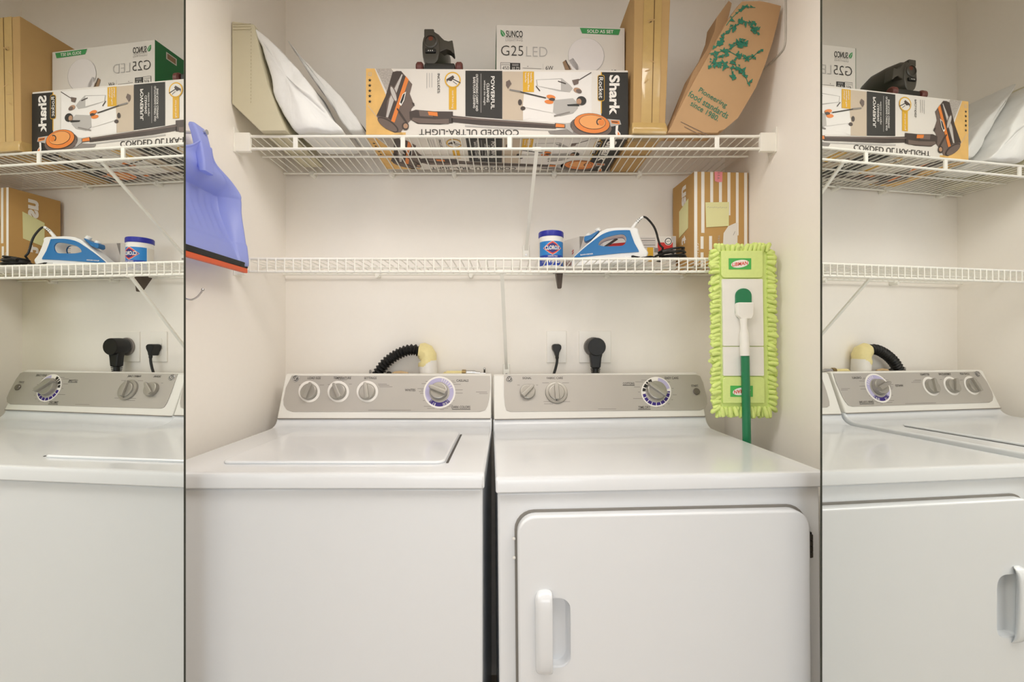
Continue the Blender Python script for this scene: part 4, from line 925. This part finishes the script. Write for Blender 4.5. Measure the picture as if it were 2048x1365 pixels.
for s_, w_, dpt, xo in ((.205, .018, .016, .046), (.23, .020, .020, .042), (.265, .020, .022, .034), (.295, .021, .020, .028), (.312, .024, .018, .024), (.318, .022, .014, .024)):
    rings.append([Vector((XL+.008+xo*1.0+q, DYc+p, DZ+s_))-o for p, q in rrect(-w_, 0, w_, dpt, .006, 4)])
b.loft(rings, PAN); hd = b.build('handle', t, 50)
b = B(); b.tube([Vector((XL+.002, DYc+.006, DZ+.306))-o, Vector((XL+.058, DYc+.006, DZ+.306))-o], .0035, CHROME, 10); b.lathe([(.006,0),(.006,.002)], CHROME, Matrix.Translation(Vector((XL+.058, DYc+.006, DZ+.306))-o) @ Matrix.Rotation(pi/2, 4, 'Y'), 14); b.build('hanging_peg', t)
f0 = floorx(0)
for nm, m_, z0_, z1_, tk in (('rubber_lip', BLACK, -.002, .013, .0085), ('lip_edge', mat('dustpan_orange', (214, 90, 46), .45), -.0145, -.0015, .0075)):
    b = B(); b.box(Vector((f0-.004, DYc-.150, DZ+z0_))-o, Vector((f0+tk, DYc+.150, DZ+z1_))-o, m_, .002); b.build(nm, t)
o = Vector((XL, 1.10, ZC+.118)); t = thing('wall_hook', 'small curved metal hook on the side wall below the dustpan', 'hook', o)
b = B(); b.tube(arc_pts([(0,0,.004),(.012,-.002,-.006),(.024,.002,-.009),(.034,.008,-.002),(.040,.014,.010),(.042,.017,.016)], 8), .0022, CHROME, 10)
b.lathe([(.001,-.004),(.003,-.0028),(.004,0),(.003,.0028),(.001,.004)], CHROME, Matrix.Translation((.042,.017,.017)), 12); b.build('hook_arm', t)
b = B(); b.lathe([(.009,0),(.009,.002),(.006,.004)], CHROME, Matrix.Translation((0,0,.004)) @ Matrix.Rotation(pi/2, 4, 'Y'), 16); b.build('hook_base', t)

# ------------------------------------------------------------------ flat mop
MD = 1.285
MF = mat('mop_fringe', (212, 229, 138), .85, var=.12, scale=90, bump=.4); MC = mat('mop_cloth', (214, 231, 146), .85, var=.05, scale=120, bump=.3); MWH = mat('mop_white', (234, 232, 226), .4); MGR = mat('mop_green', (14, 120, 76), .28, coat=.3); MGL = mat('mop_label_green', (74, 178, 84), .5)
t = thing('flat_mop', 'lime green chenille flat mop with a green pole, propped head up beside the dryer', 'mop', (.675, MD, .001)); o = Vector(t.location)
def mp(px_, py_, d=MD): return at(px_, py_, d)-o
L0, R0, T0, B0 = 1436, 1539, 500, 818
def edge(px_, py_): return px_+(py_-660)*.013      # the head leans a touch
def mv(px_, py_, d=MD): return mp(edge(px_, py_), py_, d)
b = B(); P = rrect(L0, T0, R0, B0, 6); q = [mv(*p) for p in P]; b.prism([(v.x, v.z) for v in q], -.002, .016, MC, bev=.003, axis='y'); b.build('pad', t)
b = B(); rr_ = random.Random(3)
def noodle(px_, py_, ang, ln, d):
    p = mv(px_, py_, d); a = ang+rr_.uniform(-.35, .35); c = Vector((math.cos(a), rr_.uniform(-.35, .15), math.sin(a))).normalized(); l = ln*rr_.uniform(.85, 1.15)
    q = [p, p+c*l*.45, p+c*l*.85+Vector((0, rr_.uniform(-.003,.003), -.002)), p+c*l+Vector((0, 0, -.003))]
    b.tube(q, [.0052, .0068, .0066, .0042], MF, 8)
for row, (dd, off) in enumerate(((MD+.002, 0), (MD+.010, 2.5), (MD-.003, 4))):
    y = T0+2+off
    while y < B0:
        noodle(L0+3, y, pi+.25, .026, dd); noodle(R0-4, y, -.25 if row else -.35, .023, dd); y += 9.6
    x = L0+off
    while x < R0:
        noodle(x, T0+4, pi/2+rr_.uniform(-.3,.3), .024, dd); noodle(x, B0-4, -pi/2+rr_.uniform(-.3,.3), .026, dd); x += 8.6
b.build('fringe', t, 60)
b = B()
for P in (rrect(1441, 503, 1524, 557, [2, 8, 8, 2]), rrect(1441, 754, 1524, 806, [8, 2, 2, 8])):
    q = [mv(*p) for p in P]; b2 = B(); b2.prism([(v.x, v.z) for v in q], -.010, -.001, MC, bev=.002, axis='y'); b2.build('pocket', t)
for ly, rot in ((528, 0), (783, 180)):
    b = B(); F = Face(b, (0,-.0106,0), (1,0,0), (0,0,1), None, Matrix.Translation(o)); cx = edge(1481.5, ly)
    F.rect(cx-22.5, ly-11, cx+22.5, ly+11, MGL, 1); F.ell(cx, ly, 18, 7.6, WHITEI, 2, -.15 if not rot else -.15); F.text('LIBMAN', cx, ly, 29, 6.5, LRED, 7+rot, .02, 3, .2); b.build('brand_label', t)
b = B()
for P in (rrect(1443, 559, 1524, 692.5, 2), rrect(1443, 694, 1524, 752, 2)):
    q = [mv(*p) for p in P]; b.prism([(v.x, v.z) for v in q], -.008, -.001, MWH, bev=.001, axis='y')
b.build('head_plate', t)
b = B(); P = rrect(1467, 578, 1499, 640, 15); q = [mp(*p) for p in P]; b.prism([(v.x, v.z) for v in q], -.013, -.006, MGR, bev=.002, axis='y'); b.build('swivel_cap', t)
b = B(); P = [(1466,610),(1468,606.5),(1499,606.5),(1500,609),(1499,632),(1495,640),(1476,640),(1467,632)]; q = [mp(*p) for p in P]; b.prism([(v.x, v.z) for v in q], -.024, -.007, MWH, bev=.004, seg=3, axis='y')
b.build('swivel_block', t)
b = B(); b.tube([mp(1487,638,MD-.018), mp(1487.5,648,MD-.019), mp(1488,658,MD-.020), mp(1488.5,670,MD-.021), mp(1490,712,MD-.022)], [.0105, .009, .0085, .0125, .0125], MWH, 18); b.build('pole_socket', t)
p1 = mp(1490, 700, MD-.0215); p2 = mp(1493.5, 878, MD-.010); dv = (p2-p1)/(p1.z-p2.z); p3 = p1+dv*(p1.z-.002+0)
p3 = p1+dv*(p1.z)
b = B(); b.tube([p1, p2, p3], .0112, MGR, 20); b.build('pole', t)
